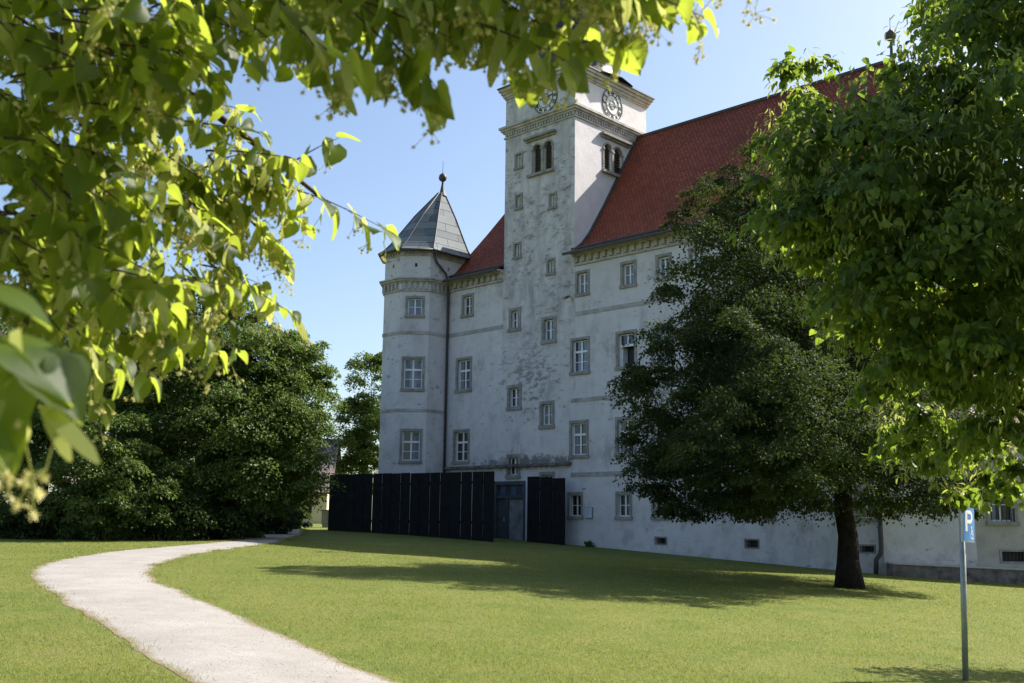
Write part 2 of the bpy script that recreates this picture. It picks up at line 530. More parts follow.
def resample(P, n):
    P = np.array(P, float)
    # Catmull-Rom smoothing, then even arc length
    Q = []
    for i in range(len(P) - 1):
        p0, p1, p2, p3 = P[max(i - 1, 0)], P[i], P[i + 1], P[min(i + 2, len(P) - 1)]
        for t in np.linspace(0, 1, 12, endpoint=False):
            Q.append(0.5 * ((2 * p1) + (-p0 + p2) * t + (2 * p0 - 5 * p1 + 4 * p2 - p3) * t * t + (-p0 + 3 * p1 - 3 * p2 + p3) * t ** 3))
    Q.append(P[-1]); Q = np.array(Q)
    d = np.concatenate([[0], np.cumsum(np.linalg.norm(np.diff(Q, axis=0), axis=1))])
    s = np.linspace(0, d[-1], n)
    return np.stack([np.interp(s, d, Q[:, 0]), np.interp(s, d, Q[:, 1])], 1)

NP, NA = 240, 13
Lp, Rp = resample(PL, NP), resample(PR, NP)
jit = lambda n: np.convolve(RNG.normal(0, 1, n + 8), np.ones(3) / 3, 'same')[4:-4]
tt = np.linspace(0, 1, NA)
wid = np.linalg.norm(Rp - Lp, axis=1, keepdims=True)
dirn = (Rp - Lp) / wid
Lj = Lp + dirn * (jit(NP) * 0.07)[:, None]
Rj = Rp + dirn * (jit(NP) * 0.07)[:, None]
PXY = Lj[:, None, :] * (1 - tt)[None, :, None] + Rj[:, None, :] * tt[None, :, None]
crown = 0.02 * (1 - (2 * tt - 1) ** 2)[None, :]
PZ = gz(PXY[..., 0], PXY[..., 1]) + 0.004 + crown
V = np.concatenate([PXY, PZ[..., None]], 2).reshape(-1, 3)
ii = (np.arange(NP - 1)[:, None] * NA + np.arange(NA - 1)[None, :]).ravel()
Fq = np.stack([ii, ii + 1, ii + NA + 1, ii + NA], 1)
uvp = np.stack([np.tile(tt, NP), np.repeat(np.arange(NP) * 0.3, NA)], 1)
tag(array_mesh("path", V, Fq, M['path'], uv=uvp, smooth=True), kind="structure")

def in_path(x, y, margin=0.0):
    """signed: true where the point lies between the path edges"""
    C = 0.5 * (Lj + Rj)
    out = np.zeros(len(x), bool)
    for s in range(0, len(x), 20000):
        P = np.stack([x[s:s + 20000], y[s:s + 20000]], 1)
        D = ((P[:, None, :] - C[None]) ** 2).sum(2)
        k = D.argmin(1)
        hw = 0.5 * np.linalg.norm(Rj[k] - Lj[k], axis=1)
        # distance measured across the local path direction
        a = np.abs(((P - C[k]) * dirn[k]).sum(1))
        mg_ = margin[s:s + 20000] if hasattr(margin, '__len__') else margin
        out[s:s + 20000] = (a < hw - mg_)
    return out

# grass blades, one uncountable object
def grass():
    N = 420000
    Y = 8.0 + 30.0 * RNG.random(N) ** 1.9
    X = (RNG.random(N) * 2 - 1) * (Y * 0.52 + 0.6)
    mg = np.abs(RNG.normal(0, 0.10, N)) - 0.03
    keep = ~in_path(X, Y, mg)
    X, Y = X[keep], Y[keep]
    # longer tufts that creep over both path edges
    ne = 26000
    k = RNG.integers(0, NP, ne)
    sd = RNG.random(ne) < 0.5
    E = np.where(sd[:, None], Lj[k], Rj[k]) + dirn[k] * (RNG.normal(0.0, 0.07, ne) * 1.0)[:, None] + RNG.normal(0, 0.10, (ne, 2))
    tuft = np.sin(k * 0.9 + 2 * np.sin(k * 0.23)) + RNG.normal(0, 0.6, ne) > 0.0
    E = E[tuft & (E[:, 1] > 7.5)]
    n_edge = len(E)
    X = np.concatenate([X, E[:, 0]]); Y = np.concatenate([Y, E[:, 1]])
    N = len(X)
    cl = np.sin(X * 1.7 + 3 * np.sin(Y * 0.6)) * np.sin(Y * 1.3 + 2 * np.sin(X * 0.8))
    h = (0.016 + 0.022 * RNG.random(N) ** 2) * (1 + 0.25 * cl) * (0.85 + Y / 90)
    h[N - n_edge:] *= 1.7
    wd = 0.0028 * (0.6 + Y / 15)
    th = RNG.random(N) * 2 * np.pi
    lean = RNG.normal(0, 0.55, (N, 2)) * h[:, None]
    z0 = gz(X, Y) - 0.004
    c, s = np.cos(th) * wd, np.sin(th) * wd
    V = np.empty((N, 3, 3))
    V[:, 0] = np.stack([X - c, Y - s, z0], 1)
    V[:, 1] = np.stack([X + c, Y + s, z0], 1)
    V[:, 2] = np.stack([X + lean[:, 0], Y + lean[:, 1], z0 + h], 1)
    o = array_mesh("grass", V.reshape(-1, 3), np.arange(N * 3).reshape(-1, 3), M['grass_blade'])
    tag(o, "short mown yellow green grass blades covering the sunny lawn", "grass", kind="stuff")
grass()

def gravel():
    N = 16000
    k = np.clip((RNG.random(N) ** 1.5 * NP * 0.55).astype(int), 0, NP - 1)
    f = RNG.random(N)
    edge = RNG.random(N) < 0.35
    f = np.where(edge, np.where(RNG.random(N) < 0.5, RNG.normal(0.02, 0.04, N), RNG.normal(0.98, 0.04, N)), f)
    P = Lj[k] * (1 - f)[:, None] + Rj[k] * f[:, None] + RNG.normal(0, 0.06, (N, 2))
    z = gz(P[:, 0], P[:, 1]) + 0.006 + 0.02 * np.clip(1 - (2 * f - 1) ** 2, 0, 1)
    r = 0.003 + 0.006 * RNG.random(N) ** 3
    T = np.array([(1, 0, 0), (-0.5, 0.87, 0), (-0.5, -0.87, 0), (0.1, 0, 0.75)])
    th = RNG.random(N) * 2 * np.pi
    c, s_ = np.cos(th), np.sin(th)
    V = np.empty((N, 4, 3))
    V[:, :, 0] = P[:, 0:1] + r[:, None] * (T[:, 0] * c[:, None] - T[:, 1] * s_[:, None])
    V[:, :, 1] = P[:, 1:2] + r[:, None] * (T[:, 0] * s_[:, None] + T[:, 1] * c[:, None])
    V[:, :, 2] = z[:, None] + r[:, None] * T[:, 2] - 0.001
    F = np.array([(0, 1, 3), (1, 2, 3), (2, 0, 3)])[None] + (np.arange(N) * 4)[:, None, None]
    o = array_mesh("gravel", V.reshape(-1, 3), F.reshape(-1, 3), M['pebble'])
    tag(o, "loose pale gravel stones strewn over the curved path", "gravel", kind="stuff")
M['pebble'] = leaf_mat("pebble", (0.27, 0.245, 0.22), (0.44, 0.41, 0.38), (0.1, 0.1, 0.1), 0.0, 0.9)
gravel()

# ------------------------------------------------------------------ castle (local axes: x along the front, y into the building, z up)
CA = rad(46.1)
CK = (2.797, 48.0, 0.0)
castle = empty("castle", CK, CA - math.pi / 2)
tag(castle, "large weathered white castle with red tiled roof, clock tower and grey pointed corner turret", "castle")


def front(v0):
    return lambda a, z, d: (a, v0 + d, z)


def sideR(u0):          # wall facing +x, a runs into the building
    return lambda a, z, d: (u0 - d, a, z)


def wall_holes(mb, fn, a0, a1, z0, z1, holes, depth=0.32):
    A = sorted({a0, a1, *[h[0] for h in holes], *[h[1] for h in holes]})
    Z = sorted({z0, z1, *[h[2] for h in holes], *[h[3] for h in holes]})
    A = [a for a in A if a0 <= a <= a1]; Z = [z for z in Z if z0 <= z <= z1]
    for i in range(len(A) - 1):
        for j in range(len(Z) - 1):
            ca, cz = (A[i] + A[i + 1]) / 2, (Z[j] + Z[j + 1]) / 2
            if any(h[0] < ca < h[1] and h[2] < cz < h[3] for h in holes): continue
            mb.face([fn(A[i], Z[j], 0), fn(A[i + 1], Z[j], 0), fn(A[i + 1], Z[j + 1], 0), fn(A[i], Z[j + 1], 0)])
    for (h0, h1, k0, k1) in [h[:4] for h in holes]:
        mb.face([fn(h0, k0, 0), fn(h0, k0, depth), fn(h0, k1, depth), fn(h0, k1, 0)])
        mb.face([fn(h1, k0, 0), fn(h1, k1, 0), fn(h1, k1, depth), fn(h1, k0, depth)])
        mb.face([fn(h0, k0, 0), fn(h1, k0, 0), fn(h1, k0, depth), fn(h0, k0, depth)])
        mb.face([fn(h0, k1, 0), fn(h0, k1, depth), fn(h1, k1, depth), fn(h1, k1, 0)])


def inner(b, t=0.13):
    return (b[0] + t, b[1] - t, b[2] + t * 0.9, b[3] - t)


def window(parent, fn, b, style, t=0.13, label=None):
    """b: outer surround box (a0,a1,z0,z1) on wall frame fn"""
    a0, a1, z0, z1 = b
    h0, h1, k0, k1 = inner(b, t)
    s = MB()
    p = -0.035
    s.wbox(fn, a0, h0, z0, z1, p, 0.05)
    s.wbox(fn, h1, a1, z0, z1, p, 0.05)
    s.wbox(fn, h0, h1, k1, z1, p, 0.05)
    s.wbox(fn, a0 - 0.03, a1 + 0.03, z0 - 0.035, k0, p - 0.05, 0.12)
    W_ = s.build("window", M['surround'], parent)
    if label: W_["label"] = label
    f = MB()
    d0, d1, fw_ = 0.15, 0.20, 0.055
    f.wbox(fn, h0, h0 + fw_, k0, k1, d0, d1)
    f.wbox(fn, h1 - fw_, h1, k0, k1, d0, d1)
    f.wbox(fn, h0 + fw_, h1 - fw_, k0, k0 + fw_, d0, d1)
    f.wbox(fn, h0 + fw_, h1 - fw_, k1 - fw_, k1, d0, d1)
    ca = (h0 + h1) / 2
    if style in ('tall', 'small', 'open'):
        if style == 'tall':
            tr = k0 + (k1 - k0) * 0.64
            f.wbox(fn, h0 + fw_, h1 - fw_, tr - 0.05, tr + 0.05, d0 - 0.02, d1 - 0.002)
            f.wbox(fn, ca - 0.04, ca + 0.04, k0 + fw_, tr - 0.05, d0 - 0.01, d1 - 0.004)
            f.wbox(fn, ca - 0.04, ca + 0.04, tr + 0.05, k1 - fw_, d0 - 0.01, d1 - 0.004)
            mz = k0 + (tr - k0) * 0.5
            f.wbox(fn, h0 + fw_, ca - 0.04, mz - 0.016, mz + 0.016, d0 + 0.01, d1 - 0.006)
            f.wbox(fn, ca + 0.04, h1 - fw_, mz - 0.016, mz + 0.016, d0 + 0.01, d1 - 0.006)
        elif style == 'open':
            tr = k0 + (k1 - k0) * 0.64
            f.wbox(fn, h0 + fw_, h1 - fw_, tr - 0.05, tr + 0.05, d0 - 0.03, d1 - 0.002)
            f.wbox(fn, ca - 0.04, ca + 0.04, tr + 0.05, k1 - fw_, d0 - 0.01, d1 - 0.004)
            # the two lower casements swung inwards
            f.wbox(fn, h0 + fw_, h0 + fw_ + 0.04, k0 + fw_, tr - 0.05, d1, d1 + 0.38)
            f.wbox(fn, h1 - fw_ - 0.04, h1 - fw_, k0 + fw_, tr - 0.05, d1, d1 + 0.38)
        else:
            f.wbox(fn, ca - 0.035, ca + 0.035, k0 + fw_, k1 - fw_, d0 - 0.01, d1 - 0.004)
            mz = (k0 + k1) / 2
            f.wbox(fn, h0 + fw_, ca - 0.035, mz - 0.016, mz + 0.016, d0 + 0.01, d1 - 0.006)
            f.wbox(fn, ca + 0.035, h1 - fw_, mz - 0.016, mz + 0.016, d0 + 0.01, d1 - 0.006)
    elif style == 'tiny':
        f.wbox(fn, ca - 0.022, ca + 0.022, k0 + fw_, k1 - fw_, d0 - 0.01, d1 - 0.004)
        mz = (k0 + k1) / 2
        f.wbox(fn, h0 + fw_, ca - 0.022, mz - 0.014, mz + 0.014, d0 + 0.01, d1 - 0.006)
        f.wbox(fn, ca + 0.022, h1 - fw_, mz - 0.014, mz + 0.014, d0 + 0.01, d1 - 0.006)
    f.build("sash_frame", M['sash'], W_)
    g = MB()
    dp = 0.185
    dark = style == 'open' or z1 < 7.0  # low panes use the dark glass: weaker sky reflection put into its colour
    if style == 'open':
        tr = k0 + (k1 - k0) * 0.64
        g.face([fn(h0, tr, dp), fn(h1, tr, dp), fn(h1, k1, dp), fn(h0, k1, dp)])
        g.face([fn(h0, k0, 0.6), fn(h1, k0, 0.6), fn(h1, tr, 0.6), fn(h0, tr, 0.6)])  # deep dark sheet standing in for the unlit room, not glazing
        g.face([fn(h0, tr, dp), fn(h1, tr, dp), fn(h1, tr, 0.6), fn(h0, tr, 0.6)])
        dark = True
    else:
        g.face([fn(h0, k0, dp), fn(h1, k0, dp), fn(h1, k1, dp), fn(h0, k1, dp)])
    g.build("pane", M['glass_dark'] if dark else M['glass'], W_)
    if style in ('tall', 'small') and random.random() < 0.55:
        cu = MB()
        wv = (h1 - h0) * random.uniform(0.2, 0.34)
        for sd in ((0,), (1,), (0, 1))[random.randrange(3)]:
            a_ = h0 + 0.06 if sd == 0 else h1 - 0.06 - wv
            n_ = 7
            for q in range(n_):
                b0, b1 = a_ + wv * q / n_, a_ + wv * (q + 1) / n_
                e0_, e1_ = 0.181 - 0.004 * (q % 2), 0.181 - 0.004 * ((q + 1) % 2)
                cu.face([fn(b0, k0 + 0.06, e0_), fn(b1, k0 + 0.06, e1_), fn(b1, k1 - 0.06, e1_), fn(b0, k1 - 0.06, e0_)])
        cu.build("curtain", M['curtain'], W_)
    return W_


# --- window layout, metres along the front and height
T_ROW = [(12.15, 13.38)]
right_cols_T = [(0.27, 1.15), (2.97, 3.88), (4.94, 5.80), (6.70, 7.58), (9.75, 10.63), (11.75, 12.63), (13.55, 14.40)]
right_cols_S = [(-0.04, 1.15), (2.68, 3.86), (4.66, 5.84), (6.42, 7.6), (9.55, 10.72), (11.6, 12.78), (13.4, 14.55)]
right_cols_G = [(-0.18, 0.74), (2.62, 3.53), (4.58, 5.47), (6.22, 7.14), (9.62, 10.5), (13.75, 14.6)]
WTOP = [(a, b, 12.16, 13.38) for a, b in right_cols_T]
WSEC = [(a, b, 8.43, 10.17) for a, b in right_cols_S]
WFIR = [(a - 0.05, b - 0.08, 4.55, 6.28) for a, b in right_cols_S]
WGRD = [(a, b, 1.78, 2.98) for a, b in right_cols_G]
CELL = [(4.70, 5.36, 0.70, 1.06), (9.07, 9.76, 0.66, 1.06), (13.85, 14.5, 0.62, 0.95)]
LTOP = (-7.6, -6.68, 12.15, 13.37)
LSEC = (-7.93, -6.72, 8.2, 10.02)
LFIR = (-8.03, -6.79, 4.52, 6.27)
STAIR_T = [(-4.10, -3.28, 10.98, 12.16), (-1.88, -0.93, 10.13, 11.43)]
STAIR_L = [(-4.16, -3.18, 7.04, 8.27), (-1.98, -1.02, 6.02, 7.31), (-4.15, -3.22, 3.70, 4.85), (-1.95, -1.0, 3.1, 3.95)]
TINY = [(-3.83, -3.26, 19.40, 20.28), (-3.78, -3.24, 17.25, 18.08), (-1.47, -0.93, 16.82, 17.64), (-3.85, -3.30, 14.69, 15.53), (-1.59, -1.02, 13.48, 14.32)]
BELF = [(-2.53, -2.02, 18.87, 20.39), (-1.79, -1.28, 18.87, 20.39)]
BELS = [(2.26, 2.85, 19.05, 20.5), (3.05, 3.70, 19.05, 20.5)]
DOOR = (-5.0, -2.85, 0.5, 3.55)

ZS = 10.05          # the tower shaft shows as its own plane above this height
f0 = front(0.0)
TF = front(0.0)
UL, UF, UR, TL, TR_, TD = -8.65, 14.8, 17.2, -4.52, 0.21, 5.85
mb = MB()
cut = lambda W: (W[0], W[1], W[2], W[3])
# the second floor windows reach a little above ZS, so split around them
low_holes = [inner(b) for b in WSEC + WFIR + WGRD + [LSEC, LFIR] + STAIR_L] + [inner(c, 0.06) for c in CELL] + [DOOR]
wall_holes(mb, f0, UL, UF, -0.8, ZS, [h for h in low_holes], 0.42)
wall_holes(mb, f0, UL, TL, ZS, 14.3, [inner(LTOP)], 0.42)
wall_holes(mb, f0, TR_, UF, ZS, 14.3, [inner(b) for b in WTOP] + [(h[0], h[1], ZS, h[3]) for h in map(inner, WSEC) if h[1] > TR_ + 0.3], 0.42)
# ends and back of the building
mb.face([(UF, 0, -0.8), (UR, 2.31, -0.8), (UR, 2.31, 14.3), (UF, 0, 14.3)])
mb.face([(UR, 2.31, -0.8), (UR, 10.2, -0.8), (UR, 10.2, 14.3), (UR, 2.31, 14.3)])
mb.face([(UL, 0, -0.8), (UL, 0, 14.3), (UL, 10.2, 14.3), (UL, 10.2, -0.8)])
mb.face([(UL, 10.2, -0.8), (UL, 10.2, 14.3), (UR, 10.2, 14.3), (UR, 10.2, -0.8)])
mb.build("wall", M['facade'], castle)

# tower
mb = MB()
wall_holes(mb, TF, TL, TR_, ZS, 23.95, [inner(b) for b in STAIR_T] + [inner(b, 0.1) for b in TINY] + BELF, 0.42)
wall_holes(mb, sideR(TR_), 0.0, TD, 13.9, 23.95, BELS, 0.42)
mb.face([(TL, 0, ZS), (TL, 0, 23.95), (TL, TD, 23.95), (TL, TD, ZS)])
mb.face([(TL, TD, ZS), (TL, TD, 23.95), (TR_, TD, 23.95), (TR_, TD, ZS)])
tower = mb.build("tower", M['tower'], castle)

# tower cornices as square rings
def ring(mb, off, z0, z1, u0=TL, u1=TR_, v0=0.0, v1=TD):
    mb.box(u0 - off, u1 + off, v0 - off, v0 + 0.02, z0, z1)
    mb.box(u1 - 0.02, u1 + off, v0 + 0.02, v1 - 0.02, z0, z1)
    mb.box(u0 - off, u0 + 0.02, v0 + 0.02, v1 - 0.02, z0, z1)
    mb.box(u0 - off, u1 + off, v1 - 0.02, v1 + off, z0, z1)

mb = MB()
ring(mb, 0.07, 21.22, 21.30)
ring(mb, 0.10, 21.50, 21.60)
ring(mb, 0.19, 21.60, 21.72)
ring(mb, 0.27, 21.72, 21.84)
n = 26
for i in range(n):      # dentils
    u = TL + 0.02 + (TR_ - TL) * (i + 0.2) / n
    mb.box(u, u + 0.11, -0.09, 0.01, 21.32, 21.48)
n = 30
for i in range(n):
    v = -0.02 + TD * (i + 0.2) / n
    mb.box(TR_ - 0.02, TR_ + 0.09, v, v + 0.11, 21.32, 21.48)
mb.build("cornice", M['trim'], tower)
mb = MB()
ring(mb, 0.06, 23.40, 23.50)
ring(mb, 0.12, 23.50, 23.64)
ring(mb, 0.20, 23.64, 23.80)
ring(mb, 0.29, 23.80, 23.95)
mb.build("cornice", M['trim'], tower)
mb = MB()
mb.box(TL - 0.35, TR_ + 0.35, -0.35, TD + 0.35, 23.95, 24.02)
mb.box(TL - 0.02, TR_ + 0.02, -0.06, TD + 0.02, 21.84, 21.87)
mb.build("roof_edge", M['lead'], tower)
mb = MB()
cx, cy = (TL + TR_) / 2, TD / 2
prof = [(3.05, 24.02), (2.75, 24.12), (2.45, 24.35), (2.28, 24.7), (2.30, 25.1), (2.45, 25.7), (2.52, 26.3), (2.40, 27.0), (2.05, 27.7), (1.55, 28.2), (1.15, 28.5), (1.05, 28.8), (1.05, 30.4), (1.3, 30.5), (1.3, 30.7), (0.9, 31.2), (0.3, 31.9), (0.06, 32.8), (0.04, 34.0)]
mb.lathe(prof, cx, cy, 16, True, math.pi / 8)
mb.build("dome", M['dome'], tower)

# belfry windows: twin round arches with a colonnette, hood and sill
def belfry(fn, A, B, z0, z1, hood, sill, name="belfry_window"):
    mid0, mid1 = A[1], B[0]
    s = MB()
    for (a0, a1) in (A, B):
        r = (a1 - a0) / 2
        ca = (a0 + a1) / 2
        K = 12
        zs_ = z1 - r
        for i in range(K):
            t0, t1 = math.pi * i / K, math.pi * (i + 1) / K
            p0 = (ca - r * math.cos(t0), zs_ + r * math.sin(t0)); p1 = (ca - r * math.cos(t1), zs_ + r * math.sin(t1))
            # spandrel down to the arch, and the arch soffit
            s.face([fn(p0[0], p0[1], 0.002), fn(p1[0], p1[1], 0.002), fn(p1[0], z1, 0.002), fn(p0[0], z1, 0.002)])
            s.face([fn(p0[0], p0[1], 0.002), fn(p0[0], p0[1], 0.4), fn(p1[0], p1[1], 0.4), fn(p1[0], p1[1], 0.002)])
            # raised archivolt
            q0 = (ca - (r + 0.09) * math.cos(t0), zs_ + (r + 0.09) * math.sin(t0)); q1 = (ca - (r + 0.09) * math.cos(t1), zs_ + (r + 0.09) * math.sin(t1))
            s.hexa([fn(p0[0], p0[1], -0.04), fn(p1[0], p1[1], -0.04), fn(p1[0], p1[1], 0.0), fn(p0[0], p0[1], 0.0),
                    fn(q0[0], q0[1], -0.04), fn(q1[0], q1[1], -0.04), fn(q1[0], q1[1], 0.0), fn(q0[0], q0[1], 0.0)])
        for (b0, b1) in ((a0 - 0.12, a0 + 0.01), (a1 - 0.01, a1 + 0.12)):
            s.wbox(fn, b0, b1, zs_ - 0.06, zs_ + 0.03, -0.075, 0.1)
    s.wbox(fn, mid0 + 0.03, mid1 - 0.03, z0, z1 - (A[1] - A[0]) / 2 - 0.06, -0.05, -0.002)
    s.wbox(fn, A[0] - 0.10, A[0] - 0.02, z0, z1 - (A[1] - A[0]) / 2 - 0.06, -0.045, -0.002)
    s.wbox(fn, B[1] + 0.02, B[1] + 0.10, z0, z1 - (A[1] - A[0]) / 2 - 0.06, -0.045, -0.002)
    s.wbox(fn, sill[0], sill[1], z0 - 0.14, z0 - 0.003, -0.17, 0.1)
    s.wbox(fn, hood[0], hood[1], hood[2], hood[2] + 0.11, -0.26, 0.05)
    s.wbox(fn, hood[0] + 0.05, hood[1] - 0.05, hood[2] - 0.10, hood[2] - 0.003, -0.12, 0.05)
    o = s.build(name, M['surround'], castle)
    g = MB()
    for (a0, a1) in (A, B):
        g.face([fn(a0, z0, 0.17), fn(a1, z0, 0.17), fn(a1, z1, 0.17), fn(a0, z1, 0.17)])
        k = z0 + 0.05
        while k < z1 - 0.2:
            g.wbox(fn, a0 + 0.01, a1 - 0.01, k, k + 0.03, 0.10, 0.165)
            k += 0.14
    g.build("louvre", M['louver'], o)

belfry(TF, BELF[0][:2], BELF[1][:2], 18.87, 20.39, (-3.05, -0.97, 20.72), (-2.86, -1.10))
belfry(sideR(TR_), BELS[0][:2], BELS[1][:2], 19.05, 20.5, (1.95, 4.35, 20.86), (2.05, 3.9))

# clocks: black numeral ring, hands, on a pale dial
def stroke(mb, fn, p, q, wdt, d0, d1):
    dx, dz = q[0] - p[0], q[1] - p[1]
    L = math.hypot(dx, dz)
    nx_, nz_ = -dz / L * wdt / 2, dx / L * wdt / 2
    c = [(p[0] + nx_, p[1] + nz_), (p[0] - nx_, p[1] - nz_), (q[0] - nx_, q[1] - nz_), (q[0] + nx_, q[1] + nz_)]
    mb.hexa([fn(a, z, d0) for a, z in c] + [fn(a, z, d1) for a, z in c])

ROMAN = ["XII", "I", "II", "III", "IIII", "V", "VI", "VII", "VIII", "IX", "X", "XI"]

def clock(fn, ca, cz, R, flip):
    """flip=+1 when +a runs to the viewer's right"""
    d = MB()
    K = 48
    d.face([fn(ca + R * 0.99 * math.cos(2 * math.pi * i / K), cz + R * 0.99 * math.sin(2 * math.pi * i / K), -0.012) for i in range(K)])
    c = d.build("clock_face", M['dial'], castle)
    for (r0, r1) in ((R * 0.95, R * 1.01), (R * 0.61, R * 0.64), (R * 0.25, R * 0.29)):
        s = MB()
        for i in range(K):
            t0, t1 = 2 * math.pi * i / K, 2 * math.pi * (i + 1) / K
            s.hexa([fn(ca + r * math.cos(t), cz + r * math.sin(t), dd) for dd in (-0.045, -0.014) for r, t in ((r0, t0), (r1, t0), (r1, t1), (r0, t1))])
        s.build("dial_ring", M['ink'], c)
    s = MB()
    for h in range(12):
        th = math.radians(90 - 30 * h)
        rx, rz = math.cos(th) * flip, math.sin(th)      # outward
        tx, tz = math.sin(th) * flip, -math.cos(th)     # clockwise tangent
        txt = ROMAN[h]
        wl = {'I': 0.055, 'V': 0.13, 'X': 0.13}
        tot = sum(wl[k] for k in txt)
        x = -tot / 2
        P = lambda x_, r_: (ca + tx * x_ * R / 0.82 + rx * r_ * R, cz + tz * x_ * R / 0.82 + rz * r_ * R)
        for k in txt:
            xm = x + wl[k] / 2
            if k == 'I': stroke(s, fn, P(xm, 0.69), P(xm, 0.89), 0.024, -0.040, -0.014)
            if k == 'V':
                stroke(s, fn, P(xm, 0.69), P(xm - 0.05, 0.89), 0.024, -0.040, -0.014)
                stroke(s, fn, P(xm, 0.69), P(xm + 0.05, 0.89), 0.018, -0.038, -0.014)
            if k == 'X':
                stroke(s, fn, P(xm + 0.05, 0.69), P(xm - 0.05, 0.89), 0.024, -0.040, -0.014)
                stroke(s, fn, P(xm - 0.05, 0.69), P(xm + 0.05, 0.89), 0.018, -0.038, -0.014)
            x += wl[k]
    s.build("numerals", M['ink'], c)
    for ang, r, wd in ((82.0, 0.60, 0.06), (270.0, 0.92, 0.045)):
        hmb = MB()
        th = math.radians(90 - ang)
        rx, rz = math.cos(th) * flip, math.sin(th)
        stroke(hmb, fn, (ca - rx * 0.15 * R, cz - rz * 0.15 * R), (ca + rx * r * R, cz + rz * r * R), wd, -0.075 if r > 0.7 else -0.062, -0.060 if r > 0.7 else -0.047)
        hmb.build("clock_hand", M['hand'], c)

clock(TF, -1.72, 22.72, 0.80, 1)
clock(sideR(TR_), 2.95, 22.72, 0.82, 1)

# windows of the front
for b in WTOP: window(castle, f0, b, 'small')
for i, b in enumerate(WSEC): window(castle, f0, b, 'open' if i == 1 else 'tall', label="tall window with open lower sash" if i == 1 else None)
for b in WFIR: window(castle, f0, b, 'tall')
for b in WGRD: window(castle, f0, b, 'small', 0.11)
for b in (LSEC, LFIR): window(castle, f0, b, 'tall')
window(castle, f0, LTOP, 'small')
for b in STAIR_T: window(castle, TF, b, 'small', 0.15)
for b in STAIR_L: window(castle, f0, b, 'small', 0.15)
for b in TINY: window(castle, TF, b, 'tiny', 0.1)
for b in CELL:
    h0, h1, k0, k1 = inner(b, 0.06)
    s = MB()
    s.wbox(f0, b[0], h0, b[2], b[3], -0.02, 0.05); s.wbox(f0, h1, b[1], b[2], b[3], -0.02, 0.05)
    s.wbox(f0, h0, h1, k1, b[3], -0.02, 0.05); s.wbox(f0, h0, h1, b[2], k0, -0.02, 0.05)
    o = s.build("cellar_window", M['surround'], castle)
    g = MB()
    for i in range(5):
        a = h0 + (h1 - h0) * (i + 0.5) / 5
        g.wbox(f0, a - 0.012, a + 0.012, k0, k1, 0.10, 0.12)
    g.face([f0(h0, k0, 0.4), f0(h1, k0, 0.4), f0(h1, k1, 0.4), f0(h0, k1, 0.4)])
    g.build("grille", M['iron'], o)

# window bars of the ground floor
# string courses and cornice
mb = MB()
for (a0, a1, z) in ((0.0, 14.8, 11.30), (-8.62, TL - 0.01, 11.28), (0.02, 14.8, 7.20), (0.02, 14.8, 3.76)):
    if z == 7.20:
        mb.wbox(f0, 0.02, 2.55, z - 0.07, z + 0.10, -0.035, 0.02)
        mb.wbox(f0, 2.72, a1, z - 0.07, z + 0.10, -0.035, 0.02)
    else:
        mb.wbox(f0, a0 + (0.29 if z == 11.30 else 0), a1, z - 0.08, z + 0.11, -0.035, 0.02)
mb.build("string_course", M['band'], castle)
mb = MB()
for (a0, a1) in ((UL + 0.02, TL - 0.02), (TR_ + 0.02, UF)):
    mb.wbox(f0, a0, a1, 13.64, 13.72, -0.10, 0.02)
    mb.wbox(f0, a0, a1, 13.72, 13.78, -0.04, 0.02)
    mb.wbox(f0, a0, a1, 14.08, 14.16, -0.18, 0.02)
    mb.wbox(f0, a0, a1, 14.16, 14.24, -0.45, 0.02)
    k = a0 + 0.05
    while k < a1 - 0.2:
        mb.wbox(f0, k, k + 0.20, 13.80, 14.078, -0.13, 0.02)
        k += 0.42
mb.build("cornice", M['trim'], castle)

# main roof with bell-cast eaves
PROF = [(-0.62, 14.18), (0.0, 14.47), (0.5, 14.86), (1.02, 15.45), (2.19, 17.16), (4.97, 21.52)]
uL = lambda z: -9.25 + max(0, z - 14.2) / 7.3 * 2.9
uRt = lambda z: 17.65 - max(0, z - 14.2) / 7.3 * 3.55
mb = MB()
s_acc = 0.0
for i in range(len(PROF) - 1):
    (v0, z0), (v1, z1) = PROF[i], PROF[i + 1]
    ds = math.hypot(v1 - v0, z1 - z0)
    segs = [(uL(z0), uRt(z0), uL(z1), uRt(z1))]
    if i == 0: segs = [(uL(z0), TL - 0.0, uL(z1), TL - 0.0), (0.0, uRt(z0), 0.0, uRt(z1))]
    for (a, b, c, d) in segs:
        for (sg, off) in ((1, 0), (-1, 9.94)):
            y0, y1 = off + sg * v0, off + sg * v1
            mb.face([(a, y0, z0), (b, y0, z0), (d, y1, z1), (c, y1, z1)], [(a, s_acc), (b, s_acc), (d, s_acc + ds), (c, s_acc + ds)])
            if i == 0: pass
    # hip ends
    for (uf, q) in ((uL, 1), (uRt, 1)):
        mb.face([(uf(z0), v0, z0), (uf(z1), v1, z1), (uf(z1), 9.94 - v1, z1), (uf(z0), 9.94 - v0, z0)], [(v0, s_acc), (v1, s_acc + ds), (9.94 - v1, s_acc + ds), (9.94 - v0, s_acc)])
    s_acc += ds
mb.face([(14.7, -0.6, 14.17), (uRt(14.2), -0.6, 14.17), (uRt(14.2), 10.5, 14.17), (14.7, 10.5, 14.17)])
roof = mb.build("roof", M['tiles'], castle)
mb = MB()
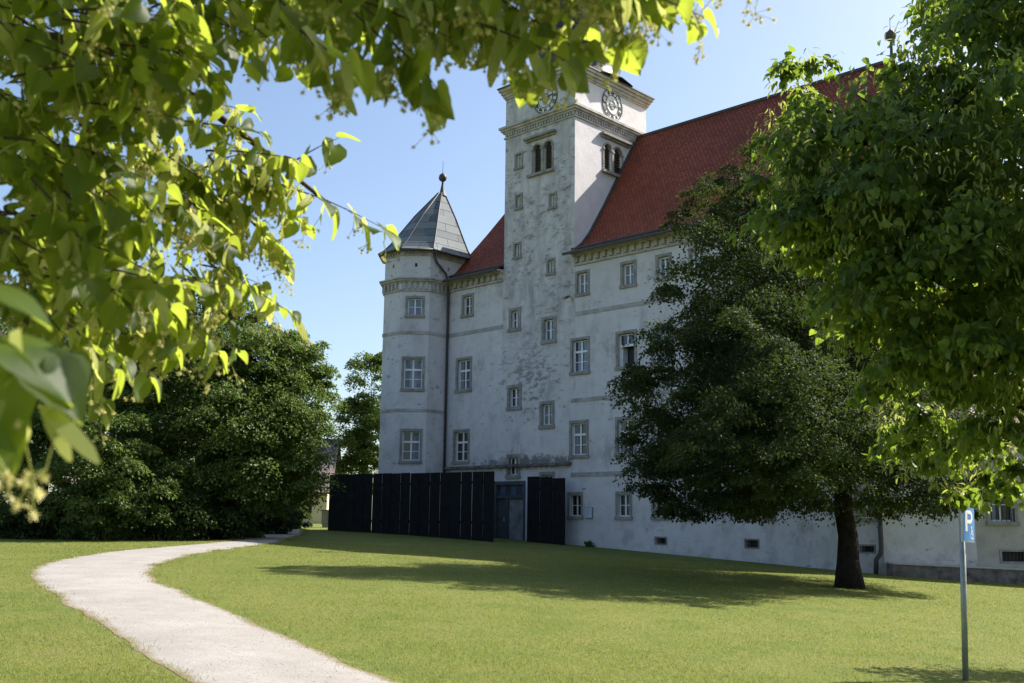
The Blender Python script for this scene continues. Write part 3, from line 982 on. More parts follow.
# gutter lips, ridge, verge flashing against the tower, snow rail
for (a0, a1) in ((-8.75, TL - 0.02), (0.0, 17.6)):
    mb.box(a0, a1, -0.70, -0.60, 14.10, 14.21)
    mb.box(a0, a1, -0.03, 0.02, 14.49, 14.58)
mb.box(0.27, 14.1, 4.90, 5.04, 21.47, 21.60)
for i in range(1, len(PROF) - 1):
    (v0, z0), (v1, z1) = PROF[i], PROF[i + 1]
    mb.hexa([(TR_ + 0.003, v0, z0 - 0.05), (TR_ + 0.16, v0, z0 - 0.05), (TR_ + 0.16, v1, z1 - 0.05), (TR_ + 0.003, v1, z1 - 0.05),
             (TR_ + 0.003, v0, z0 + 0.10), (TR_ + 0.16, v0, z0 + 0.10), (TR_ + 0.16, v1, z1 + 0.10), (TR_ + 0.003, v1, z1 + 0.10)])
mb.build("flashing", M['lead'], roof)
mb = MB()
mb.lathe([(0.10, 21.45), (0.07, 21.9), (0.05, 22.4), (0.10, 22.42), (0.2, 22.5), (0.25, 22.65), (0.2, 22.8), (0.08, 22.9), (0.02, 23.0), (0.01, 23.5)], 14.0, 4.97, 10)
mb.build("finial", M['lead'], roof)

# corner turret
PLAN = [(-8.65, 1.3), (-8.65, -1.35), (-9.71, -2.41), (-11.1, -2.41), (-12.1, -1.35), (-12.1, 1.3), (-11.1, 2.36), (-9.71, 2.36)]

def offset_plan(d):
    n_ = len(PLAN)
    out = []
    for i in range(n_):
        p0, p1, p2 = Vector(PLAN[i - 1]), Vector(PLAN[i]), Vector(PLAN[(i + 1) % n_])
        e0, e1 = (p1 - p0).normalized(), (p2 - p1).normalized()
        n0, n1 = Vector((-e0.y, e0.x)), Vector((-e1.y, e1.x))
        # outward = away from the middle of the plan
        mid_ = Vector((-10.3, 0.5))
        if (p1 - mid_).dot(n0) < 0: n0 = -n0
        if (p1 - mid_).dot(n1) < 0: n1 = -n1
        b = (n0 + n1)
        k = d * 2 / max(0.2, b.length_squared) if b.length > 1e-6 else d
        out.append(p1 + b * k)
    return out

def facet(i, off=0.0):
    p, q = offset_plan(off)[i + 1], offset_plan(off)[i]      # left to right as seen from outside
    L = (q - p).length
    e = (q - p) / L
    nin = Vector((-e.y, e.x))
    if ((Vector((-10.3, 0.5)) - p).dot(nin)) < 0: nin = -nin
    return (lambda a, z, d: tuple((p + e * a + nin * d)) + (z,)), L

mb = MB()
TW = {}
for i in range(7):
    fn, L = facet(i)
    holes = []
    if i == 1:
        c = L / 2
        TW = dict(T=(c - 0.50, c + 0.50, 12.10, 13.25), S=(c - 0.60, c + 0.60, 8.22, 10.02), F=(c - 0.58, c + 0.58, 4.50, 6.25))
        holes = [inner(b) for b in TW.values()]
    holes2 = [(L / 2 - 0.07, L / 2 + 0.07, 14.83, 15.03)] if i in (0, 1, 2) else []
    wall_holes(mb, fn, 0, L, -0.8, 15.75, holes + holes2, 0.4)
turret = mb.build("turret", M['facade'], castle)
fn1, L1 = facet(1)
window(castle, fn1, TW['T'], 'small')
window(castle, fn1, TW['S'], 'tall')
window(castle, fn1, TW['F'], 'tall')
def turret_band(name, mat, courses, dent=None):
    mb = MB()
    for i in range(6):
        for (o_, z0, z1) in courses:
            A_, B_ = offset_plan(o_), offset_plan(-0.02)
            p, q, r, s_ = A_[i + 1], A_[i], B_[i], B_[i + 1]
            mb.hexa([(*p, z0), (*q, z0), (*r, z0), (*s_, z0), (*p, z1), (*q, z1), (*r, z1), (*s_, z1)])
        if dent:
            z0, z1, dd, stp, wd = dent
            fn, L = facet(i)
            k = 0.08
            while k < L - 0.12:
                mb.wbox(fn, k, k + wd, z0, z1, -dd, 0.02)
                k += stp
    mb.build(name, mat, turret)

turret_band("cornice", M['trim'], ((0.09, 13.50, 13.58), (0.10, 13.95, 14.02), (0.20, 14.02, 14.12), (0.28, 14.12, 14.20)), (13.60, 13.94, 0.13, 0.30, 0.14))
turret_band("eaves_frieze", M['trim'], ((0.07, 15.42, 15.48), (0.18, 15.60, 15.68)), (15.49, 15.59, 0.12, 0.2, 0.1))
turret_band("string_course", M['band'], ((0.04, 11.20, 11.36),))
turret_band("string_course", M['band'], ((0.035, 7.14, 7.28),))
mb = MB()
AP = Vector((-9.95, 0.55))
e0 = offset_plan(0.34)
rings = [(0.0, 15.70), (0.08, 15.90), (0.17, 16.25), (0.30, 16.85), (0.55, 18.05), (0.93, 19.60)]
for i in range(8):
    p, q = e0[i], e0[(i + 1) % 8]
    L = (p - q).length
    acc = 0
    for k in range(len(rings) - 1):
        (t0, z0), (t1, z1) = rings[k], rings[k + 1]
        a, b = p.lerp(AP, t0), q.lerp(AP, t0)
        c, d = q.lerp(AP, t1), p.lerp(AP, t1)
        mb.face([(*a, z0), (*b, z0), (*c, z1), (*d, z1)], [(L * t0 / 2, acc), (L * (1 - t0 / 2), acc), (L * (1 - t1 / 2), acc + z1 - z0), (L * t1 / 2, acc + z1 - z0)])
        acc += (z1 - z0) * 1.1
    mb.face([(*p, 15.70), (*q, 15.70), (*AP, 15.68)])
tr_roof = mb.build("turret_roof", M['lead_roof'], turret)
mb = MB()
for i in range(8):
    p = e0[i]
    pts = [(*p.lerp(AP, t0), z0 + 0.02) for t0, z0 in rings]
    mb.tube(pts, [0.04] * len(pts), 5)
    q = e0[(i + 1) % 8]
    mb.tube([(*p, 15.68), (*q, 15.68)], [0.07, 0.07], 6)
mb.lathe([(0.26, 19.45), (0.15, 19.7), (0.07, 20.1), (0.05, 20.3), (0.10, 20.32), (0.2, 20.4), (0.24, 20.54), (0.2, 20.68), (0.09, 20.76), (0.02, 20.85), (0.012, 21.5)], AP.x, AP.y, 10)
mb.build("finial", M['lead'], turret)

# rain pipes
mb = MB()
mb.tube([(-8.52, -1.25, 15.6), (-8.52, -1.0, 15.1), (-8.50, -0.35, 14.6), (-8.52, -0.12, 14.0), (-8.54, -0.12, 0.6)], [0.06] * 5, 8)
mb.build("drainpipe", M['lead'], castle)
mb = MB()
mb.tube([(14.78, -0.16, 14.0), (14.78, -0.16, 0.85), (14.74, -0.18, 0.62), (14.60, -0.22, 0.42), (14.56, -0.22, -0.1)], [0.09] * 5, 8)
mb.build("drainpipe", M['lead'], castle)

# roof line of the old lean-to over the entrance
mb = MB()
mb.wbox(f0, -8.45, 0.05, 4.22, 4.33, -0.22, 0.02)
mb.wbox(f0, -8.45, 0.05, 4.33, 4.36, -0.12, 0.02)
mb.build("ledge", M['stone_dark'], castle)

# entrance behind the gap in the black boards
mb = MB()
d0, d1, zb, zt = DOOR
mb.wbox(f0, d0, d0 + 0.16, zb, zt, 0.0, 0.3)
mb.wbox(f0, d1 - 0.16, d1, zb, zt, 0.0, 0.3)
mb.wbox(f0, d0 + 0.16, d1 - 0.16, zt - 0.18, zt, 0.0, 0.3)
mb.wbox(f0, d0 + 0.16, d1 - 0.16, 2.72, 2.86, 0.03, 0.28)
mb.wbox(f0, d0 + 0.74, d0 + 0.92, zb, 2.72, 0.05, 0.27)
dr = mb.build("door_frame", M['door_dark'], castle)
mb = MB()
mb.wbox(f0, d0 + 0.16, d0 + 0.74, zb, 2.72, 0.12, 0.2)
mb.build("door", M['door_dark'], dr)
mb = MB()
mb.wbox(f0, d0 + 0.92, d1 - 0.16, zb, 2.72, 0.14, 0.2)
mb.build("door", M['door_grey'], dr)
mb = MB()
mb.wbox(f0, d0 + 0.16, d1 - 0.16, 2.86, zt - 0.18, 0.16, 0.2)
mb.build("fanlight", M['glass'], dr)
mb = MB()
mb.wbox(f0, d0 + 0.60, d0 + 0.68, 1.62, 1.78, 0.08, 0.119)
mb.build("door_handle", M['alu'], dr)

# notice board, bird
def castle_pt(u, v, z):
    ca, sa = math.cos(CA - math.pi / 2), math.sin(CA - math.pi / 2)
    return (CK[0] + ca * u - sa * v, CK[1] + sa * u + ca * v, z)

nb = empty("notice_board", castle_pt(1.12, -0.05, 2.04), CA - math.pi / 2)
tag(nb, "small pale notice board on the castle wall beside the barred ground floor window", "notice board")
mb = MB(); mb.box(-0.22, 0.22, -0.03, 0.045, -0.25, 0.25); mb.build("backing", M['galv'], nb)
mb = MB(); mb.box(-0.19, 0.19, -0.036, -0.0305, -0.22, 0.22); mb.build("panel", M['board_white'], nb)
mb = MB()
for i in range(6):
    mb.box(-0.14, 0.14 - 0.05 * (i % 3), -0.039, -0.0365, 0.13 - i * 0.055, 0.145 - i * 0.055)
mb.build("print", M['board_text'], nb)

bird = empty("bird", castle_pt(0.55, -0.75, 11.95), rad(-20))
tag(bird, "small brown bird flying close to the castle wall beneath the top floor windows", "bird")
mb = MB()
mb.tube([(-0.02, 0.0, 0.10), (0.02, 0, 0.08), (0.07, 0, 0.03), (0.12, 0, -0.06), (0.14, 0, -0.16), (0.145, 0, -0.27)], [0.012, 0.035, 0.05, 0.05, 0.03, 0.012], 8)
mb.build("body", M['bird_pale'], bird)
for sgn in (1, -1):
    mb = MB()
    P = [((0.05, 0.0, 0.10), (0.10, 0.0, 0.0)), ((-0.10, 0.04 * sgn, 0.10), (-0.04, 0.05 * sgn, 0.02)), ((-0.22, 0.10 * sgn, 0.03), (-0.17, 0.10 * sgn, -0.02)), ((-0.32, 0.16 * sgn, -0.07), (-0.31, 0.16 * sgn, -0.09))]
    for i in range(3):
        a, b = P[i]; c, d = P[i + 1]
        up = lambda p: (p[0], p[1] + 0.012, p[2] + 0.012)
        mb.hexa([b, d, c, a, up(b), up(d), up(c), up(a)])
    mb.build("wing", M['bird'], bird)

# ------------------------------------------------------------------ black board screens in front of the entrance
def boards(name, label, u0, u1, v, top0, top1, n, gap, splits, t=0.05):
    th = empty(name, castle_pt(u0, v, 0), CA - math.pi / 2)
    tag(th, label, "fence", "black board screens at the castle entrance")
    L = u1 - u0
    for i in range(n):
        a0, a1 = L * i / n, L * (i + 1) / n
        g = gap if i in splits else 0.012
        b = MB()
        z0 = float(min(gz(*castle_pt(u0 + a0, v, 0)[:2]), gz(*castle_pt(u0 + a1, v, 0)[:2]))) - 0.04
        zt = top0 + (top1 - top0) * (a0 + a1) / 2 / L
        k = random.uniform(-0.012, 0.012)
        b.box(a0 + g / 2, a1 - g / 2, k, k + t, z0, zt + random.uniform(-0.015, 0.015))
        b.build("board", M['black_board'], th)
    b = MB()
    for zz in (1.5, min(top0, top1) - 0.5):
        b.box(0.1, L - 0.1, t + 0.015, t + 0.10, zz, zz + 0.1)
    b.build("rail", M['black_board'], th)
    return th

boards("board_fence", "long tall black board screen reaching past the turret to the left of the entrance", -13.1, -1.02, -4.0, 3.91, 3.78, 17, 0.07, set(range(4, 17)))
boards("board_fence", "short black board screen of three boards right of the entrance gap", -1.84, 0.50, -1.0, 3.73, 3.54, 3, 0.05, {0, 1, 2})

# ------------------------------------------------------------------ low side building at the right end
sb = empty("side_building", (13.5, 37.75, 0))
tag(sb, "low beige side building with barred window at the right end of the castle", "building")
fs = lambda a, z, d: (a, d, z)
mb = MB()
RW, RC_ = (3.75, 4.87, 1.72, 3.15), (4.12, 5.2, 0.34, 0.84)
wall_holes(mb, fs, 0.0, 12.0, -1.2, 5.3, [inner(RW, 0.12), inner(RC_, 0.08)], 0.35)
mb.face([fs(12, -1.2, 0), fs(12, -1.2, 5), fs(12, 5.3, 5), fs(12, 5.3, 0)])
mb.build("wall", M['side_wall'], sb)
Wd = window(sb, fs, RW, 'small', 0.12)
mb = MB()
for i in range(5):
    a = RW[0] + 0.2 + (RW[1] - RW[0] - 0.4) * i / 4
    mb.tube([fs(a, RW[2] + 0.1, 0.06), fs(a, RW[3] - 0.1, 0.06)], [0.014, 0.014], 5)
mb.build("grille", M['iron'], Wd)
s = MB()
h0, h1, k0, k1 = inner(RC_, 0.08)
s.wbox(fs, RC_[0], h0, RC_[2], RC_[3], -0.02, 0.05); s.wbox(fs, h1, RC_[1], RC_[2], RC_[3], -0.02, 0.05)
s.wbox(fs, h0, h1, k1, RC_[3], -0.02, 0.05); s.wbox(fs, h0, h1, RC_[2], k0, -0.02, 0.05)
o = s.build("cellar_window", M['surround'], sb)
g = MB()
for i in range(7):
    a = h0 + (h1 - h0) * (i + 0.5) / 7
    g.wbox(fs, a - 0.012, a + 0.012, k0, k1, 0.08, 0.10)
g.face([fs(h0, k0, 0.33), fs(h1, k0, 0.33), fs(h1, k1, 0.33), fs(h0, k1, 0.33)])
g.build("grille", M['iron'], o)
mb = MB()
mb.hexa([(-0.05, -0.45, 5.25), (12.2, -0.45, 5.25), (12.2, 6.5, 8.6), (-0.05, 6.5, 8.6), (-0.05, -0.45, 5.37), (12.2, -0.45, 5.37), (12.2, 6.5, 8.72), (-0.05, 6.5, 8.72)])
mb.build("roof", M['tiles'], sb)
mb = MB()
mb.hexa([(0.05, -0.55, -1.5), (12, -0.55, -1.5), (12, -0.002, -1.5), (0.05, -0.002, -1.5), (0.05, -0.55, 0.28), (12, -0.55, -0.12), (12, -0.002, -0.12), (0.05, -0.002, 0.28)])
mb.build("plinth", M['stone_dark'], sb)
mb = MB()
mb.hexa([(0.05, -0.60, 0.285), (12, -0.60, -0.115), (12, -0.003, -0.115), (0.05, -0.003, 0.285), (0.05, -0.60, 0.34), (12, -0.60, -0.06), (12, -0.003, -0.06), (0.05, -0.003, 0.34)])
mb.build("plinth_cap", M['ledge'], sb)

# ------------------------------------------------------------------ house and cabinet far left
hs = empty("house", (-13.4, 70.0, 0.9), rad(4))
tag(hs, "small cream house with grey brown roof half hidden behind the leafy thicket", "house")
fh = lambda a, z, d: (a, d, z)
mb = MB()
HW = (-0.55, 0.10, 0.75, 1.9)
wall_holes(mb, fh, -16, 1.1, -0.6, 2.55, [HW, (-9, -8.2, 0.75, 1.9)], 0.25)
mb.face([fh(1.1, -0.6, 0), fh(1.1, -0.6, 8), fh(1.1, 2.55, 8), fh(1.1, 2.55, 0)])
mb.build("wall", M['cream'], hs)
for q in (HW, (-9, -8.2, 0.75, 1.9)):
    mb = MB()
    mb.face([fh(q[0], q[2], 0.2), fh(q[1], q[2], 0.2), fh(q[1], q[3], 0.2), fh(q[0], q[3], 0.2)])
    mb.build("window", M['glass_dark'], hs)
mb = MB()
mb.face([(-16.4, -0.5, 2.45), (1.4, -0.5, 2.45), (1.4, 4.2, 6.4), (-16.4, 4.2, 6.4)], [(0, 0), (22.9, 0), (22.9, 6.1), (0, 6.1)])
mb.face([(-16.4, 8.9, 2.45), (1.4, 8.9, 2.45), (1.4, 4.2, 6.4), (-16.4, 4.2, 6.4)], [(0, 0), (22.9, 0), (22.9, 6.1), (0, 6.1)])
mb.face([(1.1, 0, 2.5), (1.1, 8.4, 2.5), (1.1, 4.2, 6.2)])
hr = mb.build("roof", M['old_tiles'], hs)
mb = MB(); mb.box(-16.4, 1.4, -0.58, -0.5, 2.36, 2.47); mb.build("gutter", M['lead'], hr)

p = at(327.5, 526, 60.0)
cb = empty("utility_cabinet", (p[0], p[1], float(gz(p[0], p[1]))))
tag(cb, "small grey utility cabinet at the left end of the black board screen", "cabinet")
mb = MB(); mb.box(-0.32, 0.32, -0.2, 0.2, 0.18, 0.95); mb.box(-0.35, 0.35, -0.23, 0.23, 0.95, 1.0); mb.build("body", M['cabinet'], cb)
mb = MB(); mb.box(-0.28, 0.28, -0.16, 0.16, -0.1, 0.18); mb.build("base", M['ledge'], cb)
mb = MB(); mb.box(-0.28, -0.01, -0.212, -0.201, 0.22, 0.92); mb.box(0.01, 0.28, -0.212, -0.201, 0.22, 0.92); mb.build("door", M['galv'], cb)

# ------------------------------------------------------------------ parking sign
sx, sy = 5.18, 12.13
sg = empty("parking_sign", (sx, sy, float(gz(sx, sy)) - 0.02))
tag(sg, "narrow blue parking sign with white P and wheelchair mark on a grey pole", "sign")
sg.rotation_euler = (0, rad(2.6), 0)
zb, zt = 1.56, 1.965
mb = MB(); mb.tube([(0.0, 0, -0.15), (-0.012, 0, 1.95)], [0.033, 0.033], 12); mb.build("pole", M['galv'], sg)
TH = rad(44)
ex, ey = Vector((math.cos(TH), math.sin(TH), 0)), Vector((math.sin(TH), -math.cos(TH), 0))    # along the face, out of the face
HWID = 0.15

def sp(a, z, d):
    """a across the face (-.15...15), slight outward bow"""
    bow = 0.010 * (1 - (a / HWID) ** 2)
    q = ex * a + ey * (0.036 + d + bow)
    return (q.x, q.y, z)

def spf(a, z, d):
    q = ex * a + ey * (0.036 + d)
    return (q.x, q.y, z)

mb = MB()
K = 10
for i in range(K):
    a0, a1 = -HWID + 2 * HWID * i / K, -HWID + 2 * HWID * (i + 1) / K
    mb.hexa([spf(a0, zb, 0), spf(a1, zb, 0), sp(a1, zb, 0.03), sp(a0, zb, 0.03), spf(a0, zt, 0), spf(a1, zt, 0), sp(a1, zt, 0.03), sp(a0, zt, 0.03)])
mb.build("sign_box", M['alu'], sg)
mb = MB()
for i in range(K):
    a0, a1 = -HWID + 0.004 + (2 * HWID - 0.008) * i / K, -HWID + 0.004 + (2 * HWID - 0.008) * (i + 1) / K
    mb.face([sp(a0, zb + 0.012, 0.0325), sp(a1, zb + 0.012, 0.0325), sp(a1, zt - 0.012, 0.0325), sp(a0, zt - 0.012, 0.0325)])
face = mb.build("sign_panel", M['blue'], sg)
mb = MB()
def patch(a0, a1, z0, z1, d=0.035):
    n_ = max(1, int((a1 - a0) / 0.02))
    for i in range(n_):
        b0, b1 = a0 + (a1 - a0) * i / n_, a0 + (a1 - a0) * (i + 1) / n_
        mb.face([sp(b0, z0, d), sp(b1, z0, d), sp(b1, z1, d), sp(b0, z1, d)])
def arc(ca, cz, r0, r1, t0, t1, n_=14, d=0.035, sq=1.0):
    for i in range(n_):
        u0, u1 = t0 + (t1 - t0) * i / n_, t0 + (t1 - t0) * (i + 1) / n_
        mb.face([sp(ca + r * math.cos(t) * sq, cz + r * math.sin(t), d) for r, t in ((r0, u0), (r1, u0), (r1, u1), (r0, u1))])
# letter P: stem, bowl
patch(-0.115, -0.068, zb + 0.12, zt - 0.045)
arc(0.0, zt - 0.045 - 0.075, 0.033, 0.075, -math.pi / 2, math.pi / 2)
patch(-0.068, 0.0, zt - 0.087, zt - 0.045)
patch(-0.068, 0.0, zt - 0.195, zt - 0.153)
mb.build("letter", M['white'], face)
mb = MB()
# wheelchair mark
arc(0.045, zb + 0.165, 0.0, 0.014, 0, 2 * math.pi, 10)
patch(0.037, 0.051, zb + 0.095, zb + 0.150)
patch(0.051, 0.077, zb + 0.118, zb + 0.130)
patch(0.051, 0.083, zb + 0.086, zb + 0.098)
patch(0.075, 0.085, zb + 0.045, zb + 0.086)
patch(0.085, 0.103, zb + 0.040, zb + 0.050)
arc(0.049, zb + 0.072, 0.031, 0.041, math.pi * 0.62, math.pi * 1.93, 16)
mb.build("wheelchair_mark", M['white'], face)

# ------------------------------------------------------------------ foliage
def norm(a):
    return a / np.maximum(1e-9, np.linalg.norm(a, axis=-1, keepdims=True))

TPL_DIAMOND = (np.array([(0, 0, 0), (-0.34, 0.45, 0.10), (0, 1, -0.06), (0.34, 0.45, 0.10)]), np.array([(0, 3, 2), (0, 2, 1)]))
TPL_LEAF6 = (np.array([(-0.10, -0.02, 0.03), (0, 0.05, 0), (0.10, -0.02, 0.03), (-0.44, 0.18, 0.09), (0, 0.25, 0.0), (0.44, 0.18, 0.09), (-0.34, 0.58, 0.03), (0, 0.62, -0.03), (0.34, 0.58, 0.03), (-0.04, 1.0, -0.16), (0, 1.02, -0.17), (0.04, 1.0, -0.16)]),
             np.array([(0, 1, 4, 3), (1, 2, 5, 4), (3, 4, 7, 6), (4, 5, 8, 7), (6, 7, 10, 9), (7, 8, 11, 10)]))
TPL_BRACT = (np.array([(-0.10, 0, 0), (0.10, 0, 0), (-0.13, 0.4, 0.05), (0.13, 0.4, 0.05), (-0.10, 0.8, 0.0), (0.10, 0.8, 0.0), (-0.03, 1.0, -0.08), (0.03, 1.0, -0.08)]),
             np.array([(0, 1, 3, 2), (2, 3, 5, 4), (4, 5, 7, 6)]))


def place(tpl, pos, nrm, dirv, size):
    T, Fc = tpl
    y = norm(dirv)
    z = norm(nrm - (nrm * y).sum(1, keepdims=True) * y)
    x = np.cross(y, z)
    s = size[:, None, None]
    V = pos[:, None, :] + s * (T[None, :, 0:1] * x[:, None, :] + T[None, :, 1:2] * y[:, None, :] + T[None, :, 2:3] * z[:, None, :])
    Ff = Fc[None] + (np.arange(len(pos)) * len(T))[:, None, None]
    return V.reshape(-1, 3), Ff.reshape(-1, Fc.shape[1])


def blob_points(blobs, n, rng, clus=60, spread=0.22, flat=0.55, shell=(0.45, 1.02)):
    """clumped points through and near the skin of ellipsoid lobes; returns pos and outward direction"""
    B = np.array(blobs, float)
    wgt = (B[:, 3] * B[:, 4] + B[:, 4] * B[:, 5] + B[:, 3] * B[:, 5])
    if B.shape[1] > 6: wgt = wgt * B[:, 6]
    wgt = wgt / wgt.sum()
    nc = max(4, int(n / clus))
    bi = rng.choice(len(B), nc, p=wgt)
    d = norm(rng.normal(0, 1, (nc, 3)))
    r = shell[0] + (shell[1] - shell[0]) * rng.random(nc) ** 0.6
    C_ = B[bi, 0:3] + d * r[:, None] * B[bi, 3:6]
    cs = B[bi, 3:6].mean(1) * spread * rng.uniform(0.6, 1.35, nc)
    ci = rng.integers(0, nc, n)
    od = norm(rng.normal(0, 1, (n, 3)))
    od[:, 2] = np.abs(od[:, 2]) * 0.9 - 0.25
    off = od * (cs[ci] * rng.uniform(0.75, 1.9, n))[:, None]
    off[:, 2] *= flat * 1.5
    # each clump droops towards its rim
    off[:, 2] -= 0.22 * (off[:, 0] ** 2 + off[:, 1] ** 2) / np.maximum(cs[ci], 1e-3)
    od[:, 2] += 0.35
    return C_[ci] + off, norm(d[ci] + 0.001), norm(od)


def foliage(name, blobs, n, size, mat, parent, seed, tpl=TPL_DIAMOND, clus=200, spread=0.24, droop=0.35, flat=0.45, shell=(0.5, 1.1), keep=None, origin=None):
    rng = np.random.default_rng(seed)
    pos, outw, oc = blob_points(blobs, n, rng, clus, spread, flat, shell)
    if keep is not None:
        k = keep(pos)
        pos, outw, oc = pos[k], outw[k], oc[k]
    g = gz(pos[:, 0], pos[:, 1])
    k = pos[:, 2] > g + 0.02
    pos, outw, oc = pos[k], outw[k], oc[k]
    n = len(pos)
    nr = norm(np.array([0, 0, 0.55]) + 0.7 * oc + 0.2 * outw + rng.normal(0, 0.38, (n, 3)))
    dv = norm(0.5 * oc * np.array([1, 1, 0.2]) + 0.3 * outw + rng.normal(0, 0.5, (n, 3)) + np.array([0, 0, -droop]))
    sz = size * rng.uniform(0.65, 1.25, n)
    V, Ff = place(tpl, pos, nr, dv, sz)
    if origin is not None: V = V - np.array(origin)[None]
    return array_mesh(name, V, Ff, mat, parent)


def trunk(parent, base, top, r0, r1, limbs, mat, seed=1, name="trunk", flare=1.6):
    rng = random.Random(seed)
    o = Vector(base)
    t = Vector(top)
    mb_ = MB()
    pts, rr = [], []
    N_ = 9
    for i in range(N_):
        f = i / (N_ - 1)
        p = o.lerp(t, f) + Vector((rng.uniform(-1, 1), rng.uniform(-1, 1), 0)) * r0 * 0.25 * math.sin(math.pi * f)
        pts.append(p - o)
        rr.append((r0 + (r1 - r0) * f) * (1 + (flare - 1) * math.exp(-f * N_ * 1.15)))
    mb_.tube(pts, rr, 12)
    for (f, end, r) in limbs:
        p0 = o.lerp(t, f) - o
        e = Vector(end) - o
        mids = []
        for k in range(6):
            q = k / 5
            pp = p0.lerp(e, q)
            pp.z += (e - p0).length * 0.03 * math.sin(math.pi * q)
            mids.append(pp + Vector((rng.uniform(-1, 1), rng.uniform(-1, 1), rng.uniform(-1, 1))) * 0.02 * (e - p0).length * (0 if k in (0,) else 1))
        mb_.tube(mids, [r * (1 - 0.85 * k / 5) for k in range(6)], 7)
        for k in (2, 3, 4):
            for _ in range(2):
                b = mids[k]
                dd = Vector((rng.uniform(-1, 1), rng.uniform(-1, 1), rng.uniform(-0.2, 0.9))).normalized() * (e - p0).length * 0.18
                mb_.tube([b, b + dd * 0.5 + Vector((0, 0, 0.03)), b + dd], [r * 0.35 * (1 - 0.12 * k), r * 0.22 * (1 - 0.12 * k), r * 0.04], 5)
    return mb_.build(name, mat, parent)


def blobs_px(L):
    """(px, py, Y, radius px across, radius px up, depth radius m) -> world ellipsoids"""
    out = []
    for (px, py, Y, rx, rz, ry) in L:
        c = at(px, py, Y)
        out.append((*c, rx * Y / F_PX, ry, rz * Y / F_PX))
    return out


def tree(name, label, cat, base, leafL, n, size, mat, seed, trunk_top, r0, r1, group=None, clus=200, spread=0.24, flat=0.45, shell=(0.5, 1.12), keep=None, nl=10, droop=0.35, bl=None):
    b = (base[0], base[1], float(gz(base[0], base[1])) - 0.05)
    t = empty(name, b)
    tag(t, label, cat, group)
    bl = bl if bl is not None else blobs_px(leafL)
    rr = random.Random(seed)
    limbs = []
    for (x, y, z, *_r) in rr.sample(bl, min(nl, len(bl))):
        limbs.append((rr.uniform(0.45, 0.98), (x, y, z), r0 * rr.uniform(0.28, 0.45)))
    trunk(t, b, trunk_top, r0, r1, limbs, M['bark'], seed)
    foliage("crown", bl, n, size, mat, t, seed, clus=clus, spread=spread, flat=flat, shell=shell, keep=keep, origin=b, droop=droop)
    return t


# --- the dark broad tree on the lawn
TY = 28.4
mid_px = [
    (745, 185, TY, 42, 34, 1.5), (715, 215, TY, 42, 34, 1.6), (775, 215, TY, 55, 45, 2.0), (730, 270, TY - 0.5, 58, 50, 2.4), (800, 270, TY, 70, 60, 2.6),
    (690, 325, TY, 50, 42, 2.2), (745, 340, TY - 1.2, 65, 55, 2.4), (830, 340, TY, 75, 60, 3.0), (665, 385, TY, 48, 36, 2.2), (720, 410, TY - 1.5, 65, 50, 2.4), (790, 410, TY - 1.8, 70, 55, 2.6), (870, 420, TY, 72, 55, 3.0),
    (658, 440, TY, 38, 34, 1.9), (652, 478, TY, 30, 20, 1.4), (695, 470, TY - 1.2, 55, 40, 2.2), (760, 475, TY - 1.8, 60, 38, 2.3), (830, 475, TY - 1.5, 55, 32, 2.2), (900, 480, TY, 55, 36, 2.4), (945, 470, TY + 0.5, 45, 34, 2.0),
    (900, 350, TY + 1, 70, 60, 2.5), (955, 400, TY + 1, 58, 55, 2.5), (850, 280, TY + 1.5, 65, 50, 2.5), (760, 400, TY + 5, 60, 55, 2.0), (850, 400, TY + 5.2, 70, 60, 2.2), (930, 420, TY + 4.5, 60, 50, 2.2), (840, 320, TY + 4.5, 60, 50, 2.0), (700, 430, TY + 4, 50, 45, 1.8),
    (765, 410, TY - 5.6, 55, 50, 1.5), (715, 430, TY - 5.0, 45, 40, 1.4), (825, 410, TY - 5.6, 55, 50, 1.5), (780, 330, TY - 4.6, 50, 45, 1.4), (775, 470, TY - 5.4, 50, 26, 1.3),
    (765, 420, TY - 3.6, 55, 50, 1.8), (705, 445, TY - 3.2, 45, 36, 1.6), (830, 430, TY - 3.6, 55, 50, 1.8), (775, 340, TY - 3.0, 55, 50, 1.6), (770, 480, TY - 3.8, 50, 30, 1.5),
    (690, 505, TY, 38, 16, 1.4), (745, 500, TY + 0.6, 50, 18, 1.6), (960, 500, TY + 0.5, 30, 18, 1.2), (645, 378, TY, 28, 12, 0.8), (720, 440, TY + 3, 80, 60, 1.6), (820, 430, TY + 3, 90, 70, 1.8), (780, 320, TY + 2.8, 80, 80, 1.8)]
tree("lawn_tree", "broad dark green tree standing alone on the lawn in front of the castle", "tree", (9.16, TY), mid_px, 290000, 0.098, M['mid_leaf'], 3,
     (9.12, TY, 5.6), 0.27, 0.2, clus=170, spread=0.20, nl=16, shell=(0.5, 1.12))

# --- thicket of trees on the left
grp = "trees of the thicket left of the path"
def tk(label, base, leafL, n, size, mat, seed, top, r0, name="thicket_tree", **k):
    z0 = float(gz(*base))
    tree(name, label, "tree", base, leafL, n, size, mat, seed, (base[0] + top[0], base[1] + top[1], z0 + top[2]), r0, r0 * 0.45, grp, **k)

